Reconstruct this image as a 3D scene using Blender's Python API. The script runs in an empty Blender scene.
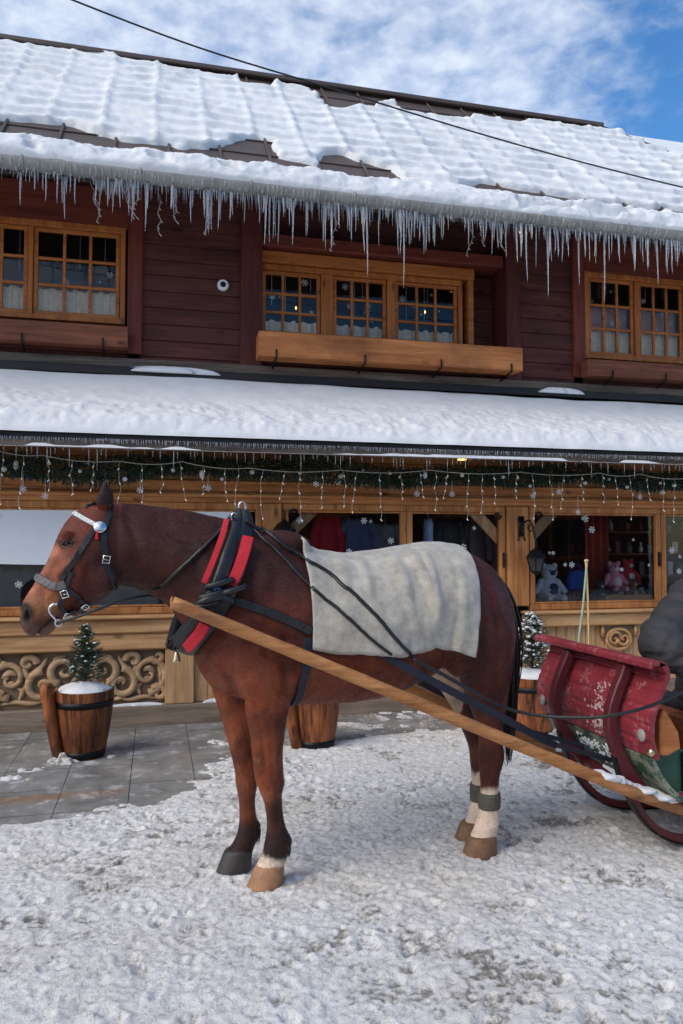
import bpy, bmesh, math, random
import numpy as np
from mathutils import Vector, Matrix
from mathutils.bvhtree import BVHTree
random.seed(7); rng = np.random.default_rng(7)
C = bpy.context.scene.collection
PI = math.pi
# ------------------------------------------------------------------ camera model
TH, PT, FPX, EYE = math.radians(13.75), math.radians(2.41), 760.0, 1.5
_s, _c = math.sin, math.cos
FW = Vector((_s(TH)*_c(PT), _c(TH)*_c(PT), _s(PT))); RT = Vector((_c(TH), -_s(TH), 0)); UP = RT.cross(FW)
EYEP = Vector((0, 0, EYE))
def ray(x, y): return FW + RT*((x-341.5)/FPX) - UP*((y-512)/FPX)
def at(x, y, v):                      # point in the vertical plane y = v
    d = ray(x, y); return EYEP + d*(v/d.y)
def onz(x, y, z=0.0):
    d = ray(x, y); return EYEP + d*((z-EYE)/d.z)
# horse frame: a along the body (to the rump), b across (away from the camera), z up
HO = Vector((.41, 3.415, 0)); HA = Vector((1.12, .105, 0)).normalized(); HB = Vector((-HA.y, HA.x, 0))
def PH(x, y, b=0.0):
    d = ray(x, y); o = HO + HB*b - EYEP
    t = o.dot(HB)/d.dot(HB); return EYEP + d*t
def loc(p): q = p-HO; return Vector((q.dot(HA), q.dot(HB), q.z))
def wor(a, b, z): return HO + HA*a + HB*b + Vector((0, 0, z))
# ------------------------------------------------------------------ noise
_T = rng.random((256, 256)).astype(np.float32)
def vnoise(x, y):
    xi = np.floor(x).astype(int); yi = np.floor(y).astype(int); fx = x-xi; fy = y-yi
    fx = fx*fx*fx*(fx*(fx*6-15)+10); fy = fy*fy*fy*(fy*(fy*6-15)+10)
    g = lambda i, j: _T[(i+91*(j >> 8)) & 255, j & 255]
    return (g(xi, yi)*(1-fx)+g(xi+1, yi)*fx)*(1-fy)+(g(xi, yi+1)*(1-fx)+g(xi+1, yi+1)*fx)*fy
def fbm(x, y, o=4, l=2.03, g=.5):
    r = 0; a = 1; s = 0; k = 0
    for _ in range(o):
        r = r+a*vnoise(x+17.3*k, y-9.1*k); s += a; a *= g; x = x*l; y = y*l; k += 1
    return r/s
def sstep(a, b, x): t = np.clip((x-a)/(b-a), 0, 1); return t*t*(3-2*t)
def inpoly(poly, X, Y):
    r = np.zeros(X.shape, bool); n = len(poly)
    for i in range(n):
        x1, y1 = poly[i]; x2, y2 = poly[(i+1) % n]
        c = ((y1 > Y) != (y2 > Y)) & (X < (x2-x1)*(Y-y1)/((y2-y1) or 1e-9)+x1)
        r ^= c
    return r
# ------------------------------------------------------------------ materials
def newmat(name):
    m = bpy.data.materials.new(name); m.use_nodes = True
    nt = m.node_tree; return m, nt, nt.nodes['Principled BSDF']
def N(nt, t, **k):
    n = nt.nodes.new(t)
    for a, v in k.items(): setattr(n, a, v)
    return n
def setin(n, **k):
    for a, v in k.items(): n.inputs[a.replace('_', ' ')].default_value = v
def srgb(r, g, b): 
    f = lambda c: (c/255/12.92) if c <= 10 else ((c/255+.055)/1.055)**2.4
    return (f(r), f(g), f(b), 1)
def plain(name, col, rough=.6, metal=0, vary=.15, scale=8, bump=0, bscale=60, sheen=0):
    m, nt, P = newmat(name); setin(P, Roughness=rough, Metallic=metal)
    tc = N(nt, 'ShaderNodeTexCoord'); no = N(nt, 'ShaderNodeTexNoise'); setin(no, Scale=scale, Detail=6, Roughness=.65)
    nt.links.new(tc.outputs['Object'], no.inputs['Vector'])
    r = N(nt, 'ShaderNodeValToRGB'); e = r.color_ramp.elements
    e[0].position = .3; e[1].position = .7
    e[0].color = tuple(c*(1-vary) for c in col[:3])+(1,); e[1].color = tuple(min(1, c*(1+vary)) for c in col[:3])+(1,)
    nt.links.new(no.outputs[0], r.inputs[0]); nt.links.new(r.outputs[0], P.inputs['Base Color'])
    if sheen: P.inputs['Sheen Weight'].default_value = sheen; P.inputs['Sheen Roughness'].default_value = .5
    if bump:
        n2 = N(nt, 'ShaderNodeTexNoise'); setin(n2, Scale=bscale, Detail=4); nt.links.new(tc.outputs['Object'], n2.inputs['Vector'])
        b = N(nt, 'ShaderNodeBump'); setin(b, Strength=bump, Distance=.01)
        nt.links.new(n2.outputs[0], b.inputs['Height']); nt.links.new(b.outputs[0], P.inputs['Normal'])
    return m
def wood(name, dark, light, axis='x', sc=1.0, rough=.62, bump=.5, weather=None, wamt=.5, knots=True):
    m, nt, P = newmat(name); setin(P, Roughness=rough); P.inputs['Specular IOR Level'].default_value = .3
    tc = N(nt, 'ShaderNodeTexCoord'); mp = N(nt, 'ShaderNodeMapping'); oi = N(nt, 'ShaderNodeObjectInfo')
    k = {'x': (1.1, 16, 16), 'z': (16, 16, 1.1), 'y': (16, 1.1, 16)}[axis]
    mp.inputs['Scale'].default_value = tuple(v*sc for v in k)
    nt.links.new(tc.outputs['Object'], mp.inputs['Vector'])
    ad = N(nt, 'ShaderNodeVectorMath', operation='MULTIPLY_ADD'); ad.inputs[0].default_value = (37, 91, 53)
    nt.links.new(oi.outputs['Random'], ad.inputs[1]); nt.links.new(mp.outputs[0], ad.inputs[2])
    n1 = N(nt, 'ShaderNodeTexNoise'); setin(n1, Scale=1.0, Detail=8, Roughness=.62, Distortion=.6); nt.links.new(ad.outputs[0], n1.inputs['Vector'])
    n2 = N(nt, 'ShaderNodeTexNoise'); setin(n2, Scale=3.5, Detail=4, Roughness=.7); nt.links.new(ad.outputs[0], n2.inputs['Vector'])
    n3 = N(nt, 'ShaderNodeTexNoise'); setin(n3, Scale=1.7, Detail=5, Roughness=.6); nt.links.new(tc.outputs['Object'], n3.inputs['Vector'])
    r = N(nt, 'ShaderNodeValToRGB'); e = r.color_ramp.elements; e[0].position = .32; e[1].position = .68; e[0].color = dark; e[1].color = light
    mx = N(nt, 'ShaderNodeMath', operation='MULTIPLY_ADD'); mx.inputs[1].default_value = .5
    sub = N(nt, 'ShaderNodeMath', operation='SUBTRACT'); sub.inputs[1].default_value = .5
    nt.links.new(n2.outputs[0], sub.inputs[0]); nt.links.new(sub.outputs[0], mx.inputs[0]); nt.links.new(n1.outputs[0], mx.inputs[2]); nt.links.new(mx.outputs[0], r.inputs[0])
    w = N(nt, 'ShaderNodeMix', data_type='RGBA'); w.inputs['B'].default_value = weather or tuple(v*.45 for v in dark[:3])+(1,)
    r3 = N(nt, 'ShaderNodeMapRange'); setin(r3, From_Min=.45, From_Max=.75, To_Min=0, To_Max=wamt); nt.links.new(n3.outputs[0], r3.inputs[0])
    nt.links.new(r3.outputs[0], w.inputs['Factor']); nt.links.new(r.outputs[0], w.inputs['A'])
    out = w.outputs['Result']
    if knots:
        mk = N(nt, 'ShaderNodeMapping'); mk.inputs['Scale'].default_value = {'x': (2.2, 5, 5), 'z': (5, 5, 2.2), 'y': (5, 2.2, 5)}[axis]
        vo = N(nt, 'ShaderNodeTexVoronoi'); setin(vo, Scale=1.2); nt.links.new(tc.outputs['Object'], mk.inputs[0]); nt.links.new(mk.outputs[0], vo.inputs['Vector'])
        rk = N(nt, 'ShaderNodeMapRange'); setin(rk, From_Min=.05, From_Max=.16, To_Min=.75, To_Max=0); nt.links.new(vo.outputs['Distance'], rk.inputs[0])
        w2 = N(nt, 'ShaderNodeMix', data_type='RGBA'); w2.inputs['B'].default_value = tuple(v*.3 for v in dark[:3])+(1,)
        nt.links.new(rk.outputs[0], w2.inputs['Factor']); nt.links.new(out, w2.inputs['A']); out = w2.outputs['Result']
    nt.links.new(out, P.inputs['Base Color'])
    b = N(nt, 'ShaderNodeBump'); setin(b, Strength=bump, Distance=.006); nt.links.new(mx.outputs[0], b.inputs['Height']); nt.links.new(b.outputs[0], P.inputs['Normal'])
    return m
M = {}
M['wall'] = wood('maroon_stained_boards', srgb(66, 31, 28), srgb(99, 54, 47), 'x', rough=.7, wamt=.35)
M['wallz'] = wood('maroon_stained_posts', srgb(64, 26, 24), srgb(96, 46, 40), 'z', rough=.7, wamt=.3)
M['trim'] = wood('red_brown_trim', srgb(88, 37, 28), srgb(124, 60, 45), 'x', wamt=.3)
M['trimz'] = wood('red_brown_trim_upright', srgb(88, 38, 30), srgb(126, 60, 46), 'z', wamt=.3)
M['orange'] = wood('orange_varnished_wood', srgb(148, 82, 38), srgb(192, 120, 62), 'x', rough=.5, wamt=.25)
M['orangez'] = wood('orange_varnished_upright', srgb(146, 80, 37), srgb(190, 118, 60), 'z', rough=.5, wamt=.25)
M['shop'] = wood('honey_shop_boards', srgb(150, 92, 50), srgb(208, 144, 86), 'x', rough=.6, wamt=.5)
M['shopz'] = wood('honey_shop_posts', srgb(150, 92, 48), srgb(204, 140, 82), 'z', rough=.6, wamt=.45)
M['ledge'] = wood('pale_ledge_wood', srgb(168, 120, 76), srgb(214, 168, 118), 'x', rough=.6, wamt=.35, weather=srgb(120, 90, 66))
M['ledgez'] = wood('pale_post_wood', srgb(164, 122, 82), srgb(208, 166, 122), 'z', rough=.6, wamt=.35, weather=srgb(120, 95, 72))
M['carved'] = wood('weathered_carved_wood', srgb(160, 126, 92), srgb(204, 170, 130), 'x', rough=.75, wamt=.5, weather=srgb(112, 96, 80), knots=False)
M['carvedback'] = wood('carved_panel_ground', srgb(104, 84, 66), srgb(140, 116, 92), 'x', rough=.8, knots=False)
M['plinth'] = wood('grey_weathered_plinth', srgb(112, 96, 82), srgb(156, 138, 120), 'x', rough=.8, wamt=.5, weather=srgb(80, 70, 62))
M['box'] = wood('planter_box_wood', srgb(152, 88, 46), srgb(200, 130, 76), 'x', wamt=.75, weather=srgb(92, 54, 34), bump=1)
M['boxdark'] = wood('carved_brown_box_wood', srgb(92, 50, 34), srgb(134, 80, 56), 'x', wamt=.4)
M['barrel'] = wood('scorched_barrel_wood', srgb(26, 14, 10), srgb(168, 98, 54), 'z', sc=1.0, rough=.55, wamt=.95, weather=srgb(34, 19, 14), bump=.9)
M['pole'] = wood('bare_shaft_wood', srgb(140, 88, 48), srgb(196, 138, 86), 'x', sc=1.6, rough=.6, wamt=.8, weather=srgb(104, 72, 48), bump=.9)
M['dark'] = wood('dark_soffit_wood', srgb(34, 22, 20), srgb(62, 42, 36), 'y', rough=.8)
M['fascia'] = wood('grey_fascia_wood', srgb(70, 62, 56), srgb(118, 106, 96), 'x', rough=.85, wamt=.5, weather=srgb(52, 44, 40))
M['roof'] = plain('dark_brown_roof_sheet', srgb(74, 62, 58), .55, vary=.2, scale=3)
M['black'] = plain('black_roof_edge', srgb(26, 25, 26), .7)
M['iron'] = plain('black_iron', srgb(24, 24, 26), .45, .6, bump=.2)
M['gutter'] = plain('galvanised_gutter', srgb(138, 138, 132), .6, 0, vary=.3, scale=5, bump=.2, bscale=30)
M['leather'] = plain('black_leather', srgb(26, 26, 28), .42, vary=.3, scale=20, bump=.25, bscale=120)
M['navy'] = plain('navy_webbing', srgb(28, 32, 48), .7, vary=.2, bump=.3, bscale=200)
M['grey_leather'] = plain('grey_worn_leather', srgb(92, 88, 88), .6, vary=.2, bump=.2)
M['red'] = plain('red_felt', srgb(186, 28, 44), .8, vary=.15, scale=30, bump=.3, bscale=150)
M['metal'] = plain('bright_metal', (.75, .74, .72, 1), .25, 1, vary=.1)
M['brass'] = plain('brass_metal', (.62, .5, .3, 1), .3, 1, vary=.1)
M['hoof'] = plain('pale_hoof_horn', srgb(158, 116, 84), .6, vary=.3, scale=14, bump=.3, bscale=40)
M['hoofdark'] = plain('dark_hoof_horn', srgb(58, 54, 54), .55, vary=.25, scale=14, bump=.3, bscale=40)
M['hoofbrown'] = plain('brown_hoof_horn', srgb(120, 88, 62), .6, vary=.4, scale=18, bump=.3, bscale=40)
M['wrap'] = plain('grey_leg_wrap', srgb(88, 84, 74), .9, vary=.2, scale=30, bump=.5, bscale=120)
M['hair'] = plain('black_horse_hair', srgb(22, 16, 17), .5, vary=.3, scale=20, bump=.5, bscale=90)
M['eye'] = plain('dark_eye', srgb(16, 10, 8), .08)
M['jacket'] = plain('charcoal_padded_fabric', srgb(46, 46, 49), .75, vary=.2, scale=10, bump=.35, bscale=35)
M['trousers'] = plain('dark_navy_fabric', srgb(26, 28, 38), .85, vary=.15, bump=.3)
M['skin'] = plain('skin', srgb(206, 152, 126), .5, vary=.06)
M['cable'] = plain('black_cable', srgb(30, 32, 38), .6)
M['string'] = plain('pale_string_wire', srgb(170, 168, 158), .6, vary=.05)
M['white'] = plain('white_plastic', srgb(230, 230, 228), .4, vary=.05)
M['interior'] = plain('dim_room_wall', srgb(70, 50, 40), .9, vary=.3, scale=2)
def snowmat(name, col=(.73, .74, .755, 1), bump=.35, bs=45, dirt=0):
    m, nt, P = newmat(name); setin(P, Roughness=.75); P.inputs['Specular IOR Level'].default_value = .25
    tc = N(nt, 'ShaderNodeTexCoord'); n1 = N(nt, 'ShaderNodeTexNoise'); setin(n1, Scale=bs, Detail=6, Roughness=.7); nt.links.new(tc.outputs['Object'], n1.inputs['Vector'])
    n2 = N(nt, 'ShaderNodeTexNoise'); setin(n2, Scale=6, Detail=5); nt.links.new(tc.outputs['Object'], n2.inputs['Vector'])
    r = N(nt, 'ShaderNodeValToRGB'); e = r.color_ramp.elements; e[0].position = .3; e[1].position = .6
    e[0].color = tuple(v*(.9-dirt) for v in col[:3])+(1,); e[1].color = col
    nt.links.new(n2.outputs[0], r.inputs[0]); nt.links.new(r.outputs[0], P.inputs['Base Color'])
    b = N(nt, 'ShaderNodeBump'); setin(b, Strength=bump, Distance=.02); nt.links.new(n1.outputs[0], b.inputs['Height']); nt.links.new(b.outputs[0], P.inputs['Normal'])
    return m
M['snow'] = snowmat('snow'); M['snowlow'] = snowmat('smooth_roof_snow', bump=.25, bs=30)
def glassmat():
    m = bpy.data.materials.new('window_glass'); m.use_nodes = True; nt = m.node_tree; nt.nodes.clear()
    o = N(nt, 'ShaderNodeOutputMaterial'); t = N(nt, 'ShaderNodeBsdfTransparent'); g = N(nt, 'ShaderNodeBsdfGlossy'); x = N(nt, 'ShaderNodeMixShader'); f = N(nt, 'ShaderNodeFresnel')
    t.inputs[0].default_value = (.9, .92, .92, 1); g.inputs['Roughness'].default_value = .02; f.inputs[0].default_value = 1.55
    for a, b in ((f.outputs[0], x.inputs[0]), (t.outputs[0], x.inputs[1]), (g.outputs[0], x.inputs[2]), (x.outputs[0], o.inputs[0])): nt.links.new(a, b)
    return m
M['glass'] = glassmat()
def icemat():
    m, nt, P = newmat('clear_ice'); setin(P, Roughness=.12, IOR=1.31); P.inputs['Base Color'].default_value = (.93, .96, 1, 1); P.inputs['Transmission Weight'].default_value = .8
    return m
M['ice'] = icemat()
def emis(name, col, st):
    m, nt, P = newmat(name); P.inputs['Base Color'].default_value = col; P.inputs['Emission Color'].default_value = col; P.inputs['Emission Strength'].default_value = st; return m
M['bulb'] = emis('lit_tiny_bulb', (1, .93, .8, 1), .12)
M['candle'] = emis('lit_warm_lamp', (1, .56, .16, 1), 2.2)
# ------------------------------------------------------------------ mesh builder
class MB:
    def __init__(s): s.v = []; s.f = []; s.p = []
    def add(s, vs, fs):
        k = len(s.v); s.p.append((k, len(s.f))); s.v += [tuple(p) for p in vs]; s.f += [tuple(i+k for i in f) for f in fs]; return s
    def box(s, x0, x1, y0, y1, z0, z1, rot=None):
        vs = [Vector((x, y, z)) for x in (x0, x1) for y in (y0, y1) for z in (z0, z1)]
        if rot: c, m = rot; vs = [m @ (p-c)+c for p in vs]
        return s.add(vs, [(0, 1, 3, 2), (4, 6, 7, 5), (0, 4, 5, 1), (2, 3, 7, 6), (0, 2, 6, 4), (1, 5, 7, 3)])
    def loft(s, rings, cap=True, closed=True):
        n = len(rings[0]); vs = [p for r in rings for p in r]; fs = []
        for i in range(len(rings)-1):
            for j in range(n if closed else n-1):
                k = (j+1) % n; fs.append((i*n+j, i*n+k, (i+1)*n+k, (i+1)*n+j))
        if cap:
            fs.append(tuple(range(n))[::-1]); fs.append(tuple((len(rings)-1)*n+j for j in range(n)))
        return s.add(vs, fs)
    def tube(s, pts, r, n=8, cap=True, closed=False, flat=None):
        pts = [Vector(p) for p in pts]; L = len(pts); rr = r if hasattr(r, '__len__') else [r]*L
        rings = []; nrm = None
        for i, p in enumerate(pts):
            if closed: t = pts[(i+1) % L]-pts[i-1]
            else: t = pts[min(i+1, L-1)]-pts[max(i-1, 0)]
            t = t.normalized() if t.length > 1e-9 else Vector((0, 0, 1))
            if nrm is None:
                nrm = t.orthogonal().normalized()
                if flat is not None:
                    q = Vector(flat)-t*t.dot(Vector(flat)); nrm = q.normalized() if q.length > 1e-6 else nrm
            nrm = (nrm-t*nrm.dot(t)).normalized(); bn = t.cross(nrm)
            rings.append([p+(nrm*math.cos(2*PI*j/n)+bn*math.sin(2*PI*j/n))*rr[i] for j in range(n)])
        if closed: rings.append(rings[0])
        return s.loft(rings, cap and not closed)
    def limb(s, pts, rr, n=16):           # tube with round ends
        pts = [Vector(p) for p in pts]; d0 = (pts[0]-pts[1]).normalized(); d1 = (pts[-1]-pts[-2]).normalized()
        P = [pts[0]+d0*rr[0]*k for k in (.98, .8, .45)]+pts+[pts[-1]+d1*rr[-1]*k for k in (.45, .8, .98)]
        R = [rr[0]*k for k in (.15, .6, .89)]+list(rr)+[rr[-1]*k for k in (.89, .6, .15)]
        return s.tube(P, R, n)
    def lathe(s, c, prof, n=24, axis=None):   # prof: (r, h) along +z
        c = Vector(c); q = Vector((0, 0, 1)).rotation_difference(Vector(axis)).to_matrix() if axis else Matrix.Identity(3)
        return s.loft([[c+q @ Vector((r*math.cos(2*PI*j/n), r*math.sin(2*PI*j/n), h)) for j in range(n)] for r, h in prof])
    def ball(s, c, r, n=12, sc=(1, 1, 1)):
        c = Vector(c); R = []
        for i in range(n//2+1):
            a = PI*i/(n//2); a = min(max(a, .02), PI-.02)
            R.append([c+Vector((r*sc[0]*math.sin(a)*math.cos(2*PI*j/n), r*sc[1]*math.sin(a)*math.sin(2*PI*j/n), -r*sc[2]*math.cos(a))) for j in range(n)])
        return s.loft(R)
    def ribbon(s, pts, nrms, w, th):
        pts = [Vector(p) for p in pts]; L = len(pts); R = []
        ww = w if hasattr(w, '__len__') else [w]*L
        for i, p in enumerate(pts):
            t = (pts[min(i+1, L-1)]-pts[max(i-1, 0)]).normalized(); nn = Vector(nrms[i]); nn = (nn-t*nn.dot(t)).normalized(); sd = t.cross(nn)*ww[i]*.5; h = nn*th*.5
            R.append([p-sd-h, p+sd-h, p+sd*.86+h, p-sd*.86+h])
        return s.loft(R)
    def grid(s, P):                       # P: array (n,m,3)
        n, m = P.shape[:2]; k = len(s.v); s.v += [tuple(p) for p in P.reshape(-1, 3).tolist()]
        for i in range(n-1):
            for j in range(m-1): s.f.append((k+i*m+j, k+i*m+j+1, k+(i+1)*m+j+1, k+(i+1)*m+j))
        return s
    def mesh(s, name):
        me = bpy.data.meshes.new(name); me.from_pydata(s.v, [], s.f); me.validate(); return me
def link(name, me, mat, parent=None, smooth=False):
    o = bpy.data.objects.new(name, me); C.objects.link(o)
    if mat: me.materials.clear(); me.materials.append(mat)
    if smooth: me.polygons.foreach_set('use_smooth', [True]*len(me.polygons))
    if parent: o.parent = parent; o.matrix_parent_inverse = parent.matrix_world.inverted() if False else Matrix.Translation(-parent.location)
    return o
def fixn(me):
    bm = bmesh.new(); bm.from_mesh(me); bmesh.ops.recalc_face_normals(bm, faces=bm.faces); bm.to_mesh(me); bm.free()
def objs(name, mb, mat, parent=None, smooth=False, bevel=0):   # every solid of the builder becomes a part of its own
    out = []
    for i, (v0, f0) in enumerate(mb.p):
        v1, f1 = mb.p[i+1] if i+1 < len(mb.p) else (len(mb.v), len(mb.f)); m2 = MB(); m2.add(mb.v[v0:v1], [tuple(k-v0 for k in f) for f in mb.f[f0:f1]]); out.append(obj(name, m2, mat, parent, smooth, bevel))
    return out
def obj(name, mb, mat, parent=None, smooth=False, bevel=0, sub=0):
    me = mb.mesh(name); fixn(me)
    if bevel:
        bm = bmesh.new(); bm.from_mesh(me)
        es = [e for e in bm.edges if len(e.link_faces) == 2 and e.calc_face_angle(0) > .5]
        bmesh.ops.bevel(bm, geom=es, offset=bevel, segments=1, affect='EDGES', clamp_overlap=True); bm.to_mesh(me); bm.free()
    o = link(name, me, mat, parent, smooth)
    if sub: md = o.modifiers.new('s', 'SUBSURF'); md.levels = sub; md.render_levels = sub
    return o
def tag(o, label, cat, group=None, kind=None):
    if label: o['label'] = label
    if cat: o['category'] = cat
    if group: o['group'] = group
    if kind: o['kind'] = kind
    return o
def thing(name, label, cat, pos=(0, 0, 0), group=None):
    o = bpy.data.objects.new(name, None); C.objects.link(o); o.location = pos; o.empty_display_size = .1
    return tag(o, label, cat, group)
def struct(o): o['kind'] = 'structure'; return o
def remesh(mb, voxel, it=5, fac=.5):
    me = mb.mesh('tmp'); fixn(me); o = bpy.data.objects.new('tmp', me); C.objects.link(o)
    r = o.modifiers.new('r', 'REMESH'); r.mode = 'VOXEL'; r.voxel_size = voxel; r.adaptivity = 0
    if it: s = o.modifiers.new('s', 'SMOOTH'); s.factor = fac; s.iterations = it
    dg = bpy.context.evaluated_depsgraph_get(); dg.update()
    out = bpy.data.meshes.new_from_object(o.evaluated_get(dg)); bpy.data.objects.remove(o); bpy.data.meshes.remove(me); return out
def catmull(P, n=6):
    P = [Vector(p) for p in P]; out = []
    for i in range(len(P)-1):
        a, b, c, d = P[max(i-1, 0)], P[i], P[i+1], P[min(i+2, len(P)-1)]
        for k in range(n):
            t = k/n; out.append(.5*((2*b)+(c-a)*t+(2*a-5*b+4*c-d)*t*t+(3*b-a-3*c+d)*t**3))
    out.append(P[-1]); return out
def coords(me):
    a = np.empty(len(me.vertices)*3, np.float32); me.vertices.foreach_get('co', a); return a.reshape(-1, 3)
def setco(me, a): me.vertices.foreach_set('co', a.astype(np.float32).ravel()); me.update()
def attr(me, name, val):
    at_ = me.attributes.new(name, 'FLOAT', 'POINT'); at_.data.foreach_set('value', np.asarray(val, np.float32))
def colattr(me, name, col):
    at_ = me.color_attributes.new(name, 'FLOAT_COLOR', 'POINT'); c = np.ones((len(col), 4), np.float32); c[:, :3] = col; at_.data.foreach_set('color', c.ravel())
# ------------------------------------------------------------------ world, sun, camera
w = bpy.data.worlds.new('World'); bpy.context.scene.world = w; w.use_nodes = True; nt = w.node_tree
bg = nt.nodes['Background']; bg.inputs[1].default_value = .12
SUN_EL, SUN_AZ = math.radians(42), math.radians(-118)      # azimuth from +Y, clockwise positive
sk = N(nt, 'ShaderNodeTexSky', sky_type='NISHITA'); sk.sun_disc = False; sk.sun_elevation = SUN_EL; sk.sun_rotation = SUN_AZ; sk.dust_density = .2; sk.ozone_density = 3.0; sk.air_density = 1.0
tc = N(nt, 'ShaderNodeTexCoord'); mp = N(nt, 'ShaderNodeMapping'); mp.inputs['Rotation'].default_value = (0, 0, math.radians(20)); mp.inputs['Scale'].default_value = (1, 1, 1.9)
nt.links.new(tc.outputs['Generated'], mp.inputs[0])
n1 = N(nt, 'ShaderNodeTexNoise'); setin(n1, Scale=24.0, Detail=6, Roughness=.55, Distortion=.15); nt.links.new(mp.outputs[0], n1.inputs['Vector'])
n2 = N(nt, 'ShaderNodeTexNoise'); setin(n2, Scale=2.6, Detail=3); nt.links.new(mp.outputs[0], n2.inputs['Vector'])
# large cover: thick to the left, open towards the right of the house
dt = N(nt, 'ShaderNodeVectorMath', operation='DOT_PRODUCT'); q = RT*1.0+Vector((0, 0, -.12)); dt.inputs[1].default_value = tuple(q); nt.links.new(tc.outputs['Generated'], dt.inputs[0])
cv = N(nt, 'ShaderNodeMapRange'); setin(cv, From_Min=.12, From_Max=.36, To_Min=.22, To_Max=-.42); nt.links.new(dt.outputs['Value'], cv.inputs[0])
a1 = N(nt, 'ShaderNodeMath', operation='MULTIPLY_ADD'); a1.inputs[1].default_value = .9; nt.links.new(n1.outputs[0], a1.inputs[0]); nt.links.new(cv.outputs[0], a1.inputs[2])
a2 = N(nt, 'ShaderNodeMath', operation='MULTIPLY_ADD'); a2.inputs[1].default_value = .45; nt.links.new(n2.outputs[0], a2.inputs[0]); nt.links.new(a1.outputs[0], a2.inputs[2])
mr = N(nt, 'ShaderNodeMapRange', interpolation_type='SMOOTHSTEP'); setin(mr, From_Min=.40, From_Max=1.25, To_Min=.02, To_Max=.70); nt.links.new(a2.outputs[0], mr.inputs[0])
mx = N(nt, 'ShaderNodeMix', data_type='RGBA'); mx.inputs['B'].default_value = (5.9, 6.1, 6.4, 1)
hs_ = N(nt, 'ShaderNodeHueSaturation'); setin(hs_, Saturation=1.3, Value=.95); nt.links.new(sk.outputs[0], hs_.inputs['Color']); nt.links.new(mr.outputs[0], mx.inputs['Factor']); nt.links.new(hs_.outputs[0], mx.inputs['A']); nt.links.new(mx.outputs['Result'], bg.inputs[0])
sl = bpy.data.lights.new('sun', 'SUN'); sl.energy = 1.5; sl.angle = math.radians(38); sl.color = (1, .89, .74)
so = bpy.data.objects.new('sun', sl); C.objects.link(so)
sd = Vector((math.sin(SUN_AZ)*math.cos(SUN_EL), math.cos(SUN_AZ)*math.cos(SUN_EL), math.sin(SUN_EL)))
so.rotation_euler = sd.to_track_quat('Z', 'Y').to_euler(); so.location = (0, 0, 20)
cam = bpy.data.cameras.new('camera'); co = bpy.data.objects.new('camera', cam); C.objects.link(co); bpy.context.scene.camera = co
co.location = EYEP; co.rotation_euler = (PI/2+PT, 0, -TH); cam.sensor_width = 36; cam.lens = FPX/1024*36; cam.clip_start = .05; cam.clip_end = 1000
vs = bpy.context.scene.view_settings; vs.view_transform = 'Standard'; vs.look = 'None'; vs.exposure = .74; vs.gamma = 1
bpy.context.scene.cycles.max_bounces = 6; bpy.context.scene.cycles.transparent_max_bounces = 12
# ------------------------------------------------------------------ ground: trodden snow, pavement
def axis(lo, hi, st, far0, far1):
    core = np.arange(lo, hi, st); a = []; x = lo; d = st
    while x > far0: d *= 1.35; x -= d; a.append(x)
    b = []; x = core[-1]; d = st
    while x < far1: d *= 1.35; x += d; b.append(x)
    return np.concatenate([np.array(a[::-1]), core, np.array(b)])
def fastgrid(name, X, Y, Z):
    n, m = X.shape; me = bpy.data.meshes.new(name); me.vertices.add(n*m); me.vertices.foreach_set('co', np.stack([X, Y, Z], -1).astype(np.float32).ravel())
    i, j = np.meshgrid(np.arange(n-1), np.arange(m-1), indexing='ij'); k = (i*m+j).ravel()
    q = np.stack([k, k+m, k+m+1, k+1], -1).astype(np.int32); me.loops.add(q.size); me.loops.foreach_set('vertex_index', q.ravel())
    me.polygons.add(len(q)); me.polygons.foreach_set('loop_start', np.arange(0, q.size, 4, dtype=np.int32)); me.polygons.foreach_set('loop_total', np.full(len(q), 4, np.int32))
    me.update(calc_edges=True); me.polygons.foreach_set('use_smooth', np.ones(len(q), bool)); return me
def blur(a, k):
    ker = np.ones(2*k+1)/(2*k+1)
    for _ in range(2):
        a = np.apply_along_axis(lambda r: np.convolve(np.pad(r, k, 'edge'), ker, 'valid'), 0, a)
        a = np.apply_along_axis(lambda r: np.convolve(np.pad(r, k, 'edge'), ker, 'valid'), 1, a)
    return a
ax = axis(-1.7, 5.4, .0095, -70, 80); ay = axis(1.95, 6.75, .0085, -80, 90)
X, Y = np.meshgrid(ax, ay, indexing='ij')
def pg(x, y): p = onz(x, y); return (p.x, p.y)
Xw = X+.10*(fbm(X*6, Y*6, 3)-.5)+.06*(fbm(X*22, Y*22, 3)-.5); Yw = Y+.16*(fbm(X*7+40, Y*7, 3)-.5)+.07*(fbm(X*24, Y*24+30, 3)-.5)
bare = inpoly([pg(*p) for p in ((-260, 735), (225, 700), (226, 745), (206, 778), (192, 786), (140, 800), (60, 821), (-60, 838), (-260, 860))], Xw, Yw).astype(float)
strip = inpoly([pg(*p) for p in ((210, 700), (700, 690), (700, 716), (560, 722), (420, 732), (330, 744), (215, 752))], Xw, Yw).astype(float)
bare = blur(bare, 3); strip = blur(strip, 4)
big = fbm(X*1.1+3, Y*1.1, 3); mid = fbm(X*5, Y*5, 4); fin = fbm(X*17, Y*17, 4); rid = 1-np.abs(2*fbm(X*9+5, Y*9, 3)-1); gr = fbm(X*55, Y*55, 2)
H = .012+.030*(big-.5)+.016*(mid-.5)+.014*(fin-.5)+.008*(rid-.7)+.011*(gr-.5)+.006*(fbm(X*110, Y*110, 2)-.5)
prng = np.random.default_rng(3)
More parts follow.
